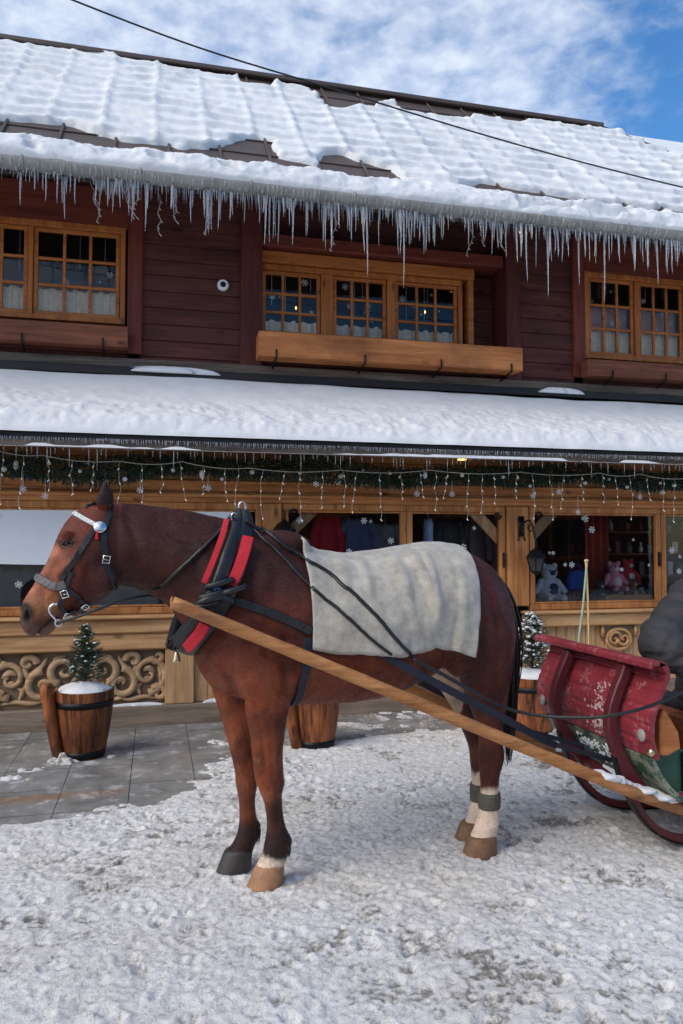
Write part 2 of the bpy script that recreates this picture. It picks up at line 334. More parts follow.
for _ in range(2600):                                        # hoof and boot prints, sledge-churned dents
    cx = prng.uniform(-1.5, 5.2); cy = 2.0+4.4*prng.random()**1.3; r = prng.uniform(.016, .055); an = prng.uniform(0, PI); el = prng.uniform(.45, .9); dp = prng.uniform(.002, .012)
    i0, i1 = np.searchsorted(ax, (cx-.16, cx+.16)); j0, j1 = np.searchsorted(ay, (cy-.16, cy+.16))
    dx = X[i0:i1, j0:j1]-cx; dy = Y[i0:i1, j0:j1]-cy; e1 = dx*math.cos(an)+dy*math.sin(an); e2 = (-dx*math.sin(an)+dy*math.cos(an))/el
    d = np.sqrt(e1*e1+e2*e2)/r+.35*(fin[i0:i1, j0:j1]-.5)
    H[i0:i1, j0:j1] += -dp*sstep(1.05, .6, d)+dp*.5*np.exp(-((d-1.25)/.25)**2)
smooth_zone = np.exp(-((X-1.9)/1.6)**2-((Y-5.4)/.7)**2)       # packed, smoother snow behind the horse
H = H*(1-.45*smooth_zone)+.006*smooth_zone
H = np.clip(H, -.03, .085)
wall_cut = sstep(6.45, 6.6, Y)
pile = np.zeros_like(H)
for px, py, r, hgt in ((62, 762, .12, .06), (30, 770, .16, .03), (12, 778, .2, .03), (113, 757, .07, .035), (300, 742, .07, .05), (120, 790, .06, .012), (160, 760, .12, .012), (205, 745, .2, .014)):
    p = onz(px, py); pile = np.maximum(pile, hgt*np.exp(-(((X-p.x)/r)**2+((Y-p.y)/(r*.8))**2))*(.3+1.4*fbm(X*20, Y*20, 3)))
bare = sstep(.42, .60, blur(bare, 20)+.85*(fbm(X*4.5+3, Y*8, 4)-.5)+.40*(fbm(X*20, Y*30, 3)-.5))
Z = (H*(1-.55*sstep(.05, .4, blur(bare, 14))))*(1-bare)*(1-.7*strip)-.035*bare-.012*strip*(fbm(X*9, Y*9, 3) > .42)+np.where(bare+strip > .2, pile*1.3, 0)
Z = np.where(Y > 6.55, -.03, Z)
for hx, hy in ((265, 885), (235, 872), (480, 854), (470, 838)):
    p = onz(hx, hy); k = np.exp(-(((X-p.x)/.085)**2+((Y-p.y)/.075)**2)**2); Z = Z*(1-k)+.016*k
gm = fastgrid('snowy_ground', X, Y, Z)
dirt = sstep(.52, .30, fin*.45+mid*.3+gr*.25)*.9
thin = sstep(.012, -.012, H)
patch = sstep(.42, .62, fbm(X*1.6+9, Y*1.6+4, 4))
D = np.clip((thin*(.16+.22*patch)+.34*dirt*(.5+.8*patch))*(.35+1.3*fbm(X*13, Y*26, 3))+.13, 0, .7)
p1 = onz(560, 826); D = np.maximum(D, .85*np.exp(-(((X-p1.x)/.28)**2+((Y-p1.y)/.09)**2))*sstep(.35, .55, mid+.3*(fin-.5)))
D = np.maximum(D, .65*strip*sstep(.3, .6, fbm(X*4, Y*4, 4)))
attr(gm, 'slush', D.ravel()); attr(gm, 'hgt', H.ravel())
m, nt, P = newmat('trodden_snow'); P.inputs['Specular IOR Level'].default_value = .3
ag = N(nt, 'ShaderNodeAttribute', attribute_name='slush'); tc = N(nt, 'ShaderNodeTexCoord')
n1 = N(nt, 'ShaderNodeTexNoise'); setin(n1, Scale=38, Detail=8, Roughness=.72); nt.links.new(tc.outputs['Object'], n1.inputs['Vector'])
n2 = N(nt, 'ShaderNodeTexNoise'); setin(n2, Scale=150, Detail=5, Roughness=.7); nt.links.new(tc.outputs['Object'], n2.inputs['Vector'])
n3 = N(nt, 'ShaderNodeTexNoise'); setin(n3, Scale=1.3, Detail=4); nt.links.new(tc.outputs['Object'], n3.inputs['Vector'])
s1 = N(nt, 'ShaderNodeMath', operation='MULTIPLY_ADD'); s1.inputs[1].default_value = 2.3; nt.links.new(n1.outputs[0], s1.inputs[0]); nt.links.new(ag.outputs['Fac'], s1.inputs[2])
s2 = N(nt, 'ShaderNodeMapRange'); setin(s2, From_Min=1.17, From_Max=1.98); nt.links.new(s1.outputs[0], s2.inputs[0])
rp = N(nt, 'ShaderNodeValToRGB'); e = rp.color_ramp.elements; e[0].position = 0; e[0].color = (.82, .82, .815, 1); e[1].position = 1; e[1].color = (.20, .185, .17, 1)
k = rp.color_ramp.elements.new(.35); k.color = (.68, .675, .665, 1); k = rp.color_ramp.elements.new(.65); k.color = (.36, .345, .325, 1)
nt.links.new(s2.outputs[0], rp.inputs[0])
tn = N(nt, 'ShaderNodeMix', data_type='RGBA', blend_type='MULTIPLY'); tn.inputs['B'].default_value = (.86, .80, .72, 1)
t2 = N(nt, 'ShaderNodeMapRange'); setin(t2, From_Min=.45, From_Max=.7, To_Min=0, To_Max=.55); nt.links.new(n3.outputs[0], t2.inputs[0]); nt.links.new(t2.outputs[0], tn.inputs['Factor']); nt.links.new(rp.outputs[0], tn.inputs['A'])
nt.links.new(tn.outputs['Result'], P.inputs['Base Color'])
ro = N(nt, 'ShaderNodeMapRange'); setin(ro, To_Min=.8, To_Max=.45); nt.links.new(s2.outputs[0], ro.inputs[0]); nt.links.new(ro.outputs[0], P.inputs['Roughness'])
ah = N(nt, 'ShaderNodeMath', operation='MULTIPLY_ADD'); ah.inputs[1].default_value = .5; nt.links.new(n2.outputs[0], ah.inputs[0]); nt.links.new(n1.outputs[0], ah.inputs[2])
b = N(nt, 'ShaderNodeBump'); setin(b, Strength=.8, Distance=.014); nt.links.new(ah.outputs[0], b.inputs['Height']); nt.links.new(b.outputs[0], P.inputs['Normal'])
struct(link('snowy_ground', gm, m))
# pavement slabs
m, nt, P = newmat('grey_pavement_slabs')
tc = N(nt, 'ShaderNodeTexCoord'); n1 = N(nt, 'ShaderNodeTexNoise'); setin(n1, Scale=3, Detail=8, Roughness=.7); nt.links.new(tc.outputs['Object'], n1.inputs['Vector'])
n2 = N(nt, 'ShaderNodeTexNoise'); setin(n2, Scale=120, Detail=4, Roughness=.8); nt.links.new(tc.outputs['Object'], n2.inputs['Vector'])
ma = N(nt, 'ShaderNodeMath', operation='MULTIPLY_ADD'); ma.inputs[1].default_value = .45; nt.links.new(n2.outputs[0], ma.inputs[0]); nt.links.new(n1.outputs[0], ma.inputs[2])
r = N(nt, 'ShaderNodeValToRGB'); e = r.color_ramp.elements; e[0].position = .5; e[0].color = srgb(98, 98, 97); e[1].position = .95; e[1].color = srgb(156, 154, 151)
nt.links.new(ma.outputs[0], r.inputs[0]); setin(P, Roughness=.5)
ocm = N(nt, 'ShaderNodeMix', data_type='RGBA'); ocm.inputs['B'].default_value = srgb(150, 108, 66)
atn = N(nt, 'ShaderNodeAttribute', attribute_name='ochre'); nt.links.new(atn.outputs['Fac'], ocm.inputs['Factor']); nt.links.new(r.outputs[0], ocm.inputs['A']); n4 = N(nt, 'ShaderNodeTexNoise'); setin(n4, Scale=5.5, Detail=9, Roughness=.72); nt.links.new(tc.outputs['Object'], n4.inputs['Vector']); d4 = N(nt, 'ShaderNodeMapRange'); setin(d4, From_Min=.53, From_Max=.66, To_Min=0, To_Max=.55); nt.links.new(n4.outputs[0], d4.inputs[0]); sm4 = N(nt, 'ShaderNodeMix', data_type='RGBA'); sm4.inputs['B'].default_value = (.74, .75, .77, 1); nt.links.new(d4.outputs[0], sm4.inputs['Factor']); nt.links.new(ocm.outputs['Result'], sm4.inputs['A']); nt.links.new(sm4.outputs['Result'], P.inputs['Base Color'])
n5 = N(nt, 'ShaderNodeTexNoise'); setin(n5, Scale=2.2, Detail=5); nt.links.new(tc.outputs['Object'], n5.inputs['Vector']); r5 = N(nt, 'ShaderNodeMapRange'); setin(r5, From_Min=.4, From_Max=.6, To_Min=.22, To_Max=.75); nt.links.new(n5.outputs[0], r5.inputs[0]); nt.links.new(r5.outputs[0], P.inputs['Roughness'])
b = N(nt, 'ShaderNodeBump'); setin(b, Strength=.4, Distance=.004); nt.links.new(n2.outputs[0], b.inputs['Height']); nt.links.new(b.outputs[0], P.inputs['Normal'])
gx = np.arange(-6, 8.6, .05); gy = np.arange(4.1, 6.545, .025)
pm = MB(); och = []
def joint(u): return u
uj = sorted([onz(58, 800).x+.40*k for k in range(-15, 22)]); vj = [4.0, 4.56, 5.0, 5.44, 5.9, 6.3, 6.536]
for i in range(len(uj)-1):
    for j in range(len(vj)-1):
        g = .0026; x0, x1, y0, y1 = uj[i]+g, uj[i+1]-g, vj[j]+g, vj[j+1]-g; dz = random.uniform(-.002, .002)
        nx = 8; k0 = len(pm.v)
        XX, YY = np.meshgrid(np.linspace(x0, x1, nx), np.linspace(y0, y1, nx), indexing='ij')
        pm.grid(np.stack([XX, YY, np.full_like(XX, dz)], -1))
        pm.box(x0, x1, y0, y1, -.06, dz-.002)
for v in pm.v:
    p = Vector(v); q = p-EYEP; dpt = q.dot(FW); yy = 512-FPX*q.dot(UP)/dpt; xx = 341.5+FPX*q.dot(RT)/dpt
    och.append(0)
pme = pm.mesh('pavement'); vv = np.array(pm.v)
pa = onz(-20, 797); pb = onz(66, 796); pc = onz(118, 801)
oc = np.where((vv[:, 0] < pc.x) & (np.abs(vv[:, 1]-(4.72)) < .06), .8, 0)
oc = .75*np.exp(-((vv[:, 1]-pb.y)/.045)**4)*(vv[:, 0] < pc.x)*(vv[:, 0] > -3)*(.35+.9*fbm(vv[:, 0]*7, vv[:, 1]*7, 3))
attr(pme, 'ochre', np.clip(oc, 0, 1)); struct(link('pavement', pme, m))
jb = MB().box(-6, 8.6, 4.0, 6.54, -.3, -.007); struct(obj('pavement_bed', jb, plain('joint_grit', srgb(104, 102, 98), .9)))
# ------------------------------------------------------------------ the wooden chalet
house = thing('wooden_chalet', 'two storey dark red wooden chalet with snowy roof and honey coloured shop front', 'building', (1.5, 7, 0))
def boards(mb, u0, u1, z0, z1, v, pitch, groove=.007, depth=.03):
    z = z0; R = None
    while z < z1-1e-4:
        zt = min(z+pitch*random.uniform(.93, 1.07), z1)
        if z1-zt < pitch*.3: zt = z1
        o = random.uniform(-.003, .003); g = groove
        prof = [(v+.012+o, z), (v+o, z+g), (v+o, zt-g), (v+.012+o, zt), (v+depth, zt), (v+depth, z)]
        mb.loft([[(u0, y, zz) for y, zz in prof], [(u1, y, zz) for y, zz in prof]]); z = zt+.0005
    return mb
UZ0, UZ1, VU = 3.04, 5.15, 7.0
mb = MB()
boards(mb, -6, -1.75, UZ0, UZ1, VU, .15); boards(mb, -.15, .75, UZ0, UZ1, VU, .15)
boards(mb, 3.56, 4.19, UZ0, UZ1, VU, .15); boards(mb, 5.75, 7.1, UZ0, UZ1, VU, .15)
boards(mb, -1.75, -.26, UZ0, 3.46, VU, .15); boards(mb, -1.75, -.26, 4.32, UZ1, VU, .15)
boards(mb, 4.3, 5.75, UZ0, 3.42, VU, .15); boards(mb, 4.3, 5.75, 4.34, UZ1, VU, .15)
boards(mb, .95, 3.42, UZ0, 3.5, VU+.02, .15); boards(mb, .95, 3.42, 4.3, UZ1, VU+.22, .15)
boards(mb, 3.02, 3.42, 3.5, 4.3, VU+.3, .15)
obj('upper_wall', mb, M['wall'], house, bevel=0)
mb = MB()
mb.box(.745, .945, VU-.05, VU+.35, UZ0-.02, UZ1); mb.box(3.415, 3.575, VU-.05, VU+.35, UZ0-.02, UZ1); mb.box(6.9, 7.12, VU-.04, VU+.2, 0, UZ1)
objs('corner_post', mb, M['wallz'], house, bevel=.008)
# knee braces under the eave next to the posts
mb = MB(); mb.box(.95, 3.4, VU-.02, VU+.3, 4.30, 4.42); mb.box(.95, 3.4, VU+.02, VU+.3, UZ0, 3.06)
objs('niche_beam', mb, M['trim'], house, bevel=.01)
mb = MB(); mb.box(-.265, -.135, VU-.035, VU+.02, 3.2, 4.72); mb.box(4.17, 4.305, VU-.04, VU+.02, 3.22, 4.72)
objs('window_trim', mb, M['trimz'], house, bevel=.006)
mb = MB(); mb.box(-1.8, -.26, VU-.03, VU+.02, 4.325, 4.68); mb.box(4.31, 5.75, VU-.03, VU+.02, 4.345, 4.68)
objs('lintel', mb, M['trim'], house, bevel=.006)
mb = MB(); mb.box(-6, 7.1, VU-.055, VU+.01, 3.068, 3.15); obj('base_board', mb, M['fascia'], house, bevel=.006)
mb = MB(); mb.box(-6, 7.1, VU-.07, VU-.002, 3.0, 3.066); obj('flashing', mb, M['black'], house)
# interior shell
mb = MB(); mb.box(-6, 7.1, 8.55, 8.6, 0, 5.2); mb.box(-6, 7.1, 7.06, 8.55, 2.75, 2.85); mb.box(-6, 7.1, 7.3, 8.55, 4.6, 4.7); mb.box(-6, 7.1, 6.62, 8.55, -.04, -.01); mb.box(-6, 7.1, 6.66, 8.55, 2.3, 2.34)
mb.box(-6.05, -6, 6.62, 8.6, 0, 4.75); mb.box(7.1, 7.15, 6.62, 8.6, 0, 4.75); mb.box(3.25, 3.3, 6.75, 8.5, 0, 2.3)
mb.box(.3, .35, 7.1, 8.5, 2.85, 4.6); mb.box(3.9, 3.95, 7.1, 8.5, 2.85, 4.6)
objs('inner_wall', mb, M['interior'], house)
CURT = plain('lace_curtain', srgb(234, 214, 184), .9, vary=.2, scale=40); CURT2 = plain('rose_curtain', srgb(198, 152, 130), .9, vary=.2, scale=30)
def flake(mb, u, v, z, r):
    vs_ = []; fs_ = []; ph = random.uniform(0, 1)
    for k in range(3):
        a = PI*k/3+ph; d = Vector((math.cos(a), 0, math.sin(a))); n = Vector((-d.z, 0, d.x)); c = Vector((u, v, z)); t = r*.11
        def quad(*P): k0 = len(vs_); vs_.extend(P); fs_.append((k0, k0+1, k0+2, k0+3))
        quad(c-d*r-n*t, c+d*r-n*t, c+d*r+n*t, c-d*r+n*t)
        for s_ in (-1, 1):
            e = c+d*r*.55*s_
            for q in (1, -1):
                f = (d*s_+n*q).normalized()*r*.35; g = f.cross(Vector((0, 1, 0))).normalized()*t*.7; quad(e-g, e+f-g, e+f+g, e+g)
    mb.add(vs_, fs_)
def window(sashes, z0, z1, v, cols, rows, curtain=.36, extra=None, flakes=5, post=.05):
    u0, u1 = sashes[0][0], sashes[-1][1]
    mb = MB(); fw = .045
    mb.box(u0-fw, u1+fw, v-.01, v+.08, z1, z1+fw*1.2); mb.box(u0-fw, u1+fw, v-.02, v+.08, z0-fw, z0)
    mb.box(u0-fw, u0, v-.01, v+.08, z0, z1); mb.box(u1, u1+fw, v-.01, v+.08, z0, z1)
    for a, b in zip(sashes[:-1], sashes[1:]): mb.box(a[1], b[0], v-.012, v+.08, z0, z1)
    fr = obj('window', mb, M['orangez'], house, bevel=.004)
    for a, b in sashes:
        s = MB(); t = .038; m_ = .013
        s.box(a+.004, b-.004, v+.012, v+.05, z1-t, z1-.004); s.box(a+.004, b-.004, v+.012, v+.05, z0+.004, z0+t)
        s.box(a+.004, a+t, v+.012, v+.05, z0+t, z1-t); s.box(b-t, b-.004, v+.012, v+.05, z0+t, z1-t)
        for k in range(1, cols): x = a+t+(b-a-2*t)*k/cols; s.box(x-m_, x+m_, v+.016, v+.046, z0+t, z1-t)
        for k in range(1, rows): z = z0+t+(z1-z0-2*t)*k/rows; s.box(a+t, b-t, v+.018, v+.044, z-m_, z+m_)
        obj('sash', s, M['orange'], fr, bevel=.003)
        g = MB().add([(a+t, v+.033, z0+t), (b-t, v+.033, z0+t), (b-t, v+.033, z1-t), (a+t, v+.033, z1-t)], [(0, 1, 2, 3)]); obj('pane', g, M['glass'], fr)
        if curtain:
            cu = np.linspace(a+.01, b-.01, 70); cz = np.linspace(z0, z0+(z1-z0)*curtain, 4); U_, Z_ = np.meshgrid(cu, cz, indexing='ij')
            c = MB().grid(np.stack([U_, v+.085+.012*np.sin(U_*95+2*np.sin(U_*11)), Z_+.01*(Z_ > z0+.1)*np.sin(U_*60)], -1)); obj('curtain', c, CURT, fr, smooth=True)
        if extra:
            cu = np.linspace(a+.01, b-.01, 50); cz = np.linspace(z0, z0+(z1-z0)*extra, 3); U_, Z_ = np.meshgrid(cu, cz, indexing='ij')
            c = MB().grid(np.stack([U_, v+.12+.015*np.sin(U_*55+1), Z_], -1)); obj('curtain', c, CURT2, fr, smooth=True)
        f = MB()
        for _ in range(flakes): flake(f, random.uniform(a+.07, b-.07), v+.056, random.uniform(z0+(z1-z0)*.36, z1-.07), random.choice((.012, .018, .03, .034)))
        for _ in range(3):
            x = random.uniform(a+.06, b-.06); zt = z1-.04; f.box(x-.0012, x+.0012, v+.055, v+.0565, zt-random.uniform(.1, .35), zt)
        objs('snowflake_print', f, M['white'], fr)
    return fr
zw0, zw1 = 3.50, 4.28
window([(-1.72, -1.10), (-1.06, -.33)], zw0, zw1, VU-.02, 3, 3, .33)
window([(4.35, 4.90), (4.95, 5.50)], 3.47, 4.285, VU-.02, 3, 3, .34, extra=.66)
PW = VU+.12
cs = []
for x0, x1 in ((262, 321), (333, 387), (395, 458)): cs.append((at(x0, 300, PW).x, at(x1, 300, PW).x))
window(cs, 3.50, 4.12, PW, 3, 3, .25, flakes=6)
mb = MB(); mb.box(.95, 3.12, PW-.05, PW+.1, 4.18, 4.29); mb.box(3.06, 3.12, PW-.03, PW+.1, 3.4, 4.18); objs('window_header', mb, M['orange'], house, bevel=.006)
mb = MB()
for px, py in ((329, 318), (262+34, 308), (425, 312)):
    p = at(px, py, PW+.4); mb.ball(p, .009, 10, (1, 1, 1.9))
objs('lamp', mb, M['candle'], house, smooth=True)
# upper flower boxes
def flowerbox(name, u0, u1, z0, z1, v0, v1, mat, label, hooks):
    t = thing(name, label, 'flower box', ((u0+u1)/2, v0, z0))
    mb = MB(); mb.box(u0, u1, v0, v0+.025, z0, z1); mb.box(u0, u1, v1-.02, v1, z0, z1-.004); mb.box(u0, u0+.02, v0+.0255, v1-.0205, z0, z1-.002); mb.box(u1-.02, u1, v0+.0255, v1-.0205, z0, z1-.002); mb.box(u0+.021, u1-.021, v0+.026, v1-.021, z0, z0+.02); mb.box(u0+.021, u1-.021, v0+.026, v1-.021, z1-.07, z1-.05)
    obj('trough', mb, mat, t, bevel=.005)
    for h in hooks:
        k = MB(); k.tube(catmull([(h, v1+.02, z0-.06), (h, v0+.03, z0-.022), (h, v0-.014, z0-.018), (h, v0-.016, z0+.045), (h, v0-.022, z0+.055)], 4), .009, 6); obj('bracket', k, M['iron'], t, smooth=True)
    return t
p0 = at(259, 345, 6.72); p1 = at(523, 358, 6.72)
zt = at(390, 339, 6.72).z; zb = at(390, 363, 6.72).z
flowerbox('flower_box', p0.x, p1.x, zb, zt, 6.72, 6.93, M['box'], 'long plain orange wooden flower box under the recessed middle windows', [p0.x+f*(p1.x-p0.x) for f in (.06, .38, .67, .95)])
p1 = at(128, 335, 6.8); zt = at(60, 322, 6.8).z; zb = at(60, 343, 6.8).z
flowerbox('flower_box', -1.9, p1.x, zb, zt, 6.8, 6.93, M['boxdark'], 'dark brown carved flower box under the upper window with lace curtains at left', [at(22, 340, 6.8).x, at(103, 340, 6.8).x])
p0 = at(588, 365, 6.8); zt = at(640, 362, 6.8).z; zb = at(640, 378, 6.8).z
flowerbox('flower_box', p0.x, 5.7, zb, zt, 6.8, 6.93, M['boxdark'], 'dark brown flower box under the upper window with rose curtains at right', [at(612, 370, 6.8).x, at(665, 370, 6.8).x])
mb = MB(); pp = at(223, 285, 6.975); mb.lathe(pp+Vector((0, .02, 0)), [(.052, 0), (.052, .02), (.045, .035), (.02, .036)], 24, (0, -1, 0)); fx = obj('wall_siren', mb, M['white'], None, smooth=False)
tag(fx, 'small round white siren with dark centre on the maroon boards', 'siren')
mb = MB(); mb.lathe(pp+Vector((0, -.017, 0)), [(.026, 0), (.026, .004)], 16, (0, -1, 0)); o_ = obj('siren_centre', mb, M['iron'], fx)
# roofs
EV, EZ, RV, RZ = 6.10, 4.43, 8.6, 6.9
def rf(u, s, t=0):                       # roof point, t above the slope
    n = Vector((0, -(RZ-EZ), RV-EV)).normalized(); return Vector((u, EV+s*(RV-EV), EZ+s*(RZ-EZ)))+n*t
UR = 5.57; UE = UR+2.5
mb = MB()
nrm = Vector((0, -(RZ-EZ), RV-EV)).normalized()
A = [Vector((-9, EV, EZ)), Vector((UE, EV, EZ)), Vector((UR, RV, RZ)), Vector((-9, RV, RZ))]
mb.add(A+[p-Vector((0, 0, .12)) for p in A], [(0, 1, 2, 3), (7, 6, 5, 4), (0, 4, 5, 1), (1, 5, 6, 2), (3, 7, 4, 0), (2, 6, 7, 3)])
B = [Vector((UE, EV, EZ)), Vector((UE, EV+5, EZ)), Vector((UR, RV, RZ))]; mb.add(B, [(0, 1, 2)])
Cc = [Vector((-9, RV, RZ)), Vector((UR, RV, RZ)), Vector((UE, RV+2.5, EZ)), Vector((-9, RV+2.5, EZ))]; mb.add(Cc, [(0, 1, 2, 3)])
obj('roof', mb, M['roof'], house)
mb = MB()
u = -3.0
while u < UR+.2:
    top = 1.0 if u < UR else 1-(u-UR)/2.5
    c0, c1 = rf(u, .0, .012), rf(u, top, .012); mb.tube([c0, c1], .014, 6); u += .44
for k in range(1, 9): mb.tube([rf(-3, k/9, .006), rf(UR+2.5*(1-k/9), k/9, .006)], .008, 5)
obj('roof_seam', mb, M['roof'], house)
mb = MB(); mb.box(-9, UR, RV-.10, RV+.10, RZ-.02, RZ+.035); mb.tube([(UR, RV, RZ), (UE, EV, EZ)], .05, 8); objs('ridge_cap', mb, M['roof'], house, bevel=.01)
mb = MB(); rs_ = (RZ-EZ)/(RV-EV)
for k in range(24):
    x = -3.2+.5*k; y0, y1 = EV+.12, VU+.1; z0, z1 = EZ-.125+rs_*.12, EZ-.125+rs_*(VU+.1-EV); mb.add([(x, y0, z0), (x+.08, y0, z0), (x+.08, y1, z1), (x, y1, z1), (x, y0, z0-.07), (x+.08, y0, z0-.07), (x+.08, y1, z1-.07), (x, y1, z1-.07)], [(0, 1, 2, 3), (7, 6, 5, 4), (0, 4, 5, 1), (1, 5, 6, 2), (2, 6, 7, 3), (3, 7, 4, 0)])
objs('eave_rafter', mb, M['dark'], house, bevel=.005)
mb = MB(); R = []
GZ, GV, GR = 4.396, 6.05, .068
for x in np.arange(-9, UE, .25):
    R.append([(x, GV+GR*math.cos(a), GZ+GR*math.sin(a)) for a in np.linspace(PI*.93, PI*2.07, 12)]+[(x, GV+GR*.9*math.cos(a), GZ+GR*.9*math.sin(a)) for a in np.linspace(PI*2.07, PI*.93, 12)])
mb.loft(R); g = obj('gutter', mb, M['gutter'], house, smooth=True)
mb = MB(); x = -1.0
while x < 6.5:
    mb.tube([(x, GV+.070*math.cos(a), GZ+.070*math.sin(a)) for a in np.linspace(PI*.9, PI*2.1, 10)], .009, 6); x += .86
objs('gutter_bracket', mb, M['gutter'], g, smooth=True)
# lower roof
LE, LZ, LT, LTZ = 6.0, 2.33, 7.0, 2.93
mb = MB(); A = [Vector((-6, LE, LZ)), Vector((7.4, LE, LZ)), Vector((7.4, LT, LTZ)), Vector((-6, LT, LTZ))]
mb.add(A+[p-Vector((0, 0, .035)) for p in A], [(0, 1, 2, 3), (7, 6, 5, 4), (0, 4, 5, 1), (1, 5, 6, 2), (3, 7, 4, 0), (2, 6, 7, 3)]); obj('canopy_roof', mb, M['black'], house)
mb = MB(); mb.box(-6, 7.4, LE+.012, LE+.04, LZ-.10, LZ-.036); obj('canopy_fascia', mb, M['fascia'], house, bevel=.005)
mb = MB()
sl = (LTZ-LZ)/(LT-LE)
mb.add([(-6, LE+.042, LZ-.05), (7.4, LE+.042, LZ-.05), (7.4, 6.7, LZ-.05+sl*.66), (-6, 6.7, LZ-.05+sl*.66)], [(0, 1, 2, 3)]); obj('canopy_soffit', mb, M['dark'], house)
mb = MB()
for px in (42, 180, 375, 435, 560, 668):
    x = at(px, 455, 6.05).x; vs_ = []
    for dx in (-.05, .05):
        for y in (6.045, 6.62): 
            for dz in (-.13, -.06): vs_.append((x+dx, y, LZ+dz+sl*(y-LE)))
    mb.add(vs_, [(0, 1, 3, 2), (4, 6, 7, 5), (0, 4, 5, 1), (2, 3, 7, 6), (0, 2, 6, 4), (1, 5, 7, 3)])
objs('rafter', mb, M['boxdark'], house, bevel=.006)
# ------------------------------------------------------------------ shop front
VS = 6.6
def X_(px, py=560, v=VS): return at(px, py, v).x
mb = MB(); mb.box(-6, 7.1, 6.55, 6.80, -.05, .165); obj('plinth', mb, M['plinth'], house, bevel=.01)
mb = MB(); boards(mb, -6, 7.1, 1.855, 2.30, VS-.03, .095, depth=.06); obj('frieze', mb, M['shop'], house)
mb = MB(); mb.box(-6, 7.1, VS-.07, VS-.028, 1.90, 1.93); mb.box(-6, 7.1, VS-.055, VS-.028, 2.02, 2.045); objs('frieze_moulding', mb, M['shop'], house, bevel=.008)
# ledge mouldings
def ledge(u0, u1, dz, n):
    mb = MB(); mb.box(u0, u1, VS-.13, VS+.05, .885+dz, .915+dz); obj('ledge', mb, M['ledge'], house, bevel=.01)
    mb = MB(); mb.box(u0+.02, u1-.02, VS-.085, VS+.05, .765+dz, .884+dz); obj('ledge_board', mb, M['ledge'], house, bevel=.012)
    if n: mb = MB(); mb.box(u0+.03, u1-.03, VS-.06, VS+.05, .625+dz, .763+dz); obj('ledge_board', mb, M['ledge'], house, bevel=.012)
ledge(-6, 1.05, 0, 1); ledge(3.37, 7.1, -.045, 0)
ledge(1.06, 3.2, 0, 1)
PU = [X_(165, 680), X_(194, 680)]
mb = MB(); mb.box(-6, PU[0], VS+.02, VS+.06, .166, .624); obj('panel_ground', mb, M['carvedback'], house)
mb = MB(); mb.box(PU[0], PU[1], VS-.05, VS+.06, .166, .624); mb.box(PU[1]+.36, PU[1]+.5, VS-.05, VS+.06, .166, .624); objs('panel_post', mb, M['ledgez'], house, bevel=.008)
mb = MB()
x = PU[1]+.002
while x < 3.2: mb.box(x, x+.115, VS-.01+random.uniform(0, .006), VS+.06, .166, .624); x += .118
x = 3.42
while x < 7.0: mb.box(x, x+.1, VS-.012+random.uniform(0, .006), VS+.06, .166, .718); x += .103
obj('panel_board', mb, M['ledgez'], house, bevel=.006)
mb = MB(); mb.box(3.40, 3.50, VS-.06, VS+.06, .166, .719); objs('panel_post', mb, M['ledgez'], house, bevel=.008)
# carved scrolls
def spiral(mb, cx, cz, r0, a0, turns, dr, w0, w1, v=VS+.012):
    pts = []; rr = []; n = 34
    for i in range(n+1):
        t = i/n; a = a0+dr*turns*2*PI*t; r = r0*(1-t)**.8+.004
        pts.append(Vector((cx+r*math.cos(a), v-.012*math.sin(t*PI), cz+r*math.sin(a)))); rr.append(w0*(1-t)+w1*t)
    mb.tube(pts, rr, 8)
def leafc(mb, P, w, v=VS+.014):
    pts = catmull([Vector((x, v, z)) for x, z in P], 8); L = len(pts); mb.tube(pts, [max(.003, w*math.sin(PI*min(1, (i+.6)/(L)))**.8) for i in range(L)], 8)
def carving(u0, u1, z0, z1, mirror):
    mb = MB(); W = u1-u0; Hh = z1-z0
    def q(x, y): return ((u1-x*W) if mirror else (u0+x*W), z0+y*Hh)
    d = -1 if mirror else 1
    for x, y, r, a0, tn, s_ in ((.20, .55, .155, -PI*.5, 1.35, -1), (.55, .38, .12, PI*.5, 1.3, 1), (.78, .66, .11, -PI*.6, 1.25, -1), (.40, .82, .06, 0, 1.0, 1), (.90, .22, .075, PI*.7, 1.1, 1), (.06, .16, .06, PI*.2, 1.1, 1), (.08, .88, .05, 0, 1, -1)):
        c = q(x, y); spiral(mb, c[0], c[1], r, (PI-a0) if mirror else a0, tn, s_*d, .034, .013)
    for P, w_ in ((((.02, .04), (.25, .10), (.45, .06), (.62, .12)), .02), (((.33, .28), (.40, .5), (.36, .70), (.42, .92)), .026), (((.42, .62), (.52, .72), (.60, .92)), .024), (((.62, .16), (.72, .32), (.70, .48)), .026), (((.86, .42), (.93, .55), (.96, .8)), .024),
                  (((.30, .12), (.34, .3), (.28, .36)), .02), (((.66, .78), (.70, .90), (.80, .94)), .02), (((.05, .35), (.04, .55), (.08, .7)), .022), (((.5, .2), (.56, .1), (.7, .06)), .02), (((.84, .06), (.92, .05), (.98, .12)), .018), (((.12, .55), (.2, .66), (.28, .60)), .03), (((.52, .40), (.58, .45), (.6, .36)), .028), (((.14, .42), (.22, .46), (.27, .42)), .02)):
        leafc(mb, [q(*p) for p in P], w_)
    obj('carved_scroll', mb, M['carved'], house, smooth=True)
cu = X_(85, 680)
carving(cu-1.75, cu-.76, .185, .61, False); carving(cu-.72, cu-.01, .185, .61, False); carving(cu+.01, PU[0]-.01, .185, .61, True)
mb = MB(); c = at(618, 641, VS-.02)
mb.tube([(c.x+.13*math.cos(a), VS-.03, c.z+.02+.10*math.sin(a)) for a in np.linspace(0, 2*PI, 25)[:-1]], .018, 8, closed=True)
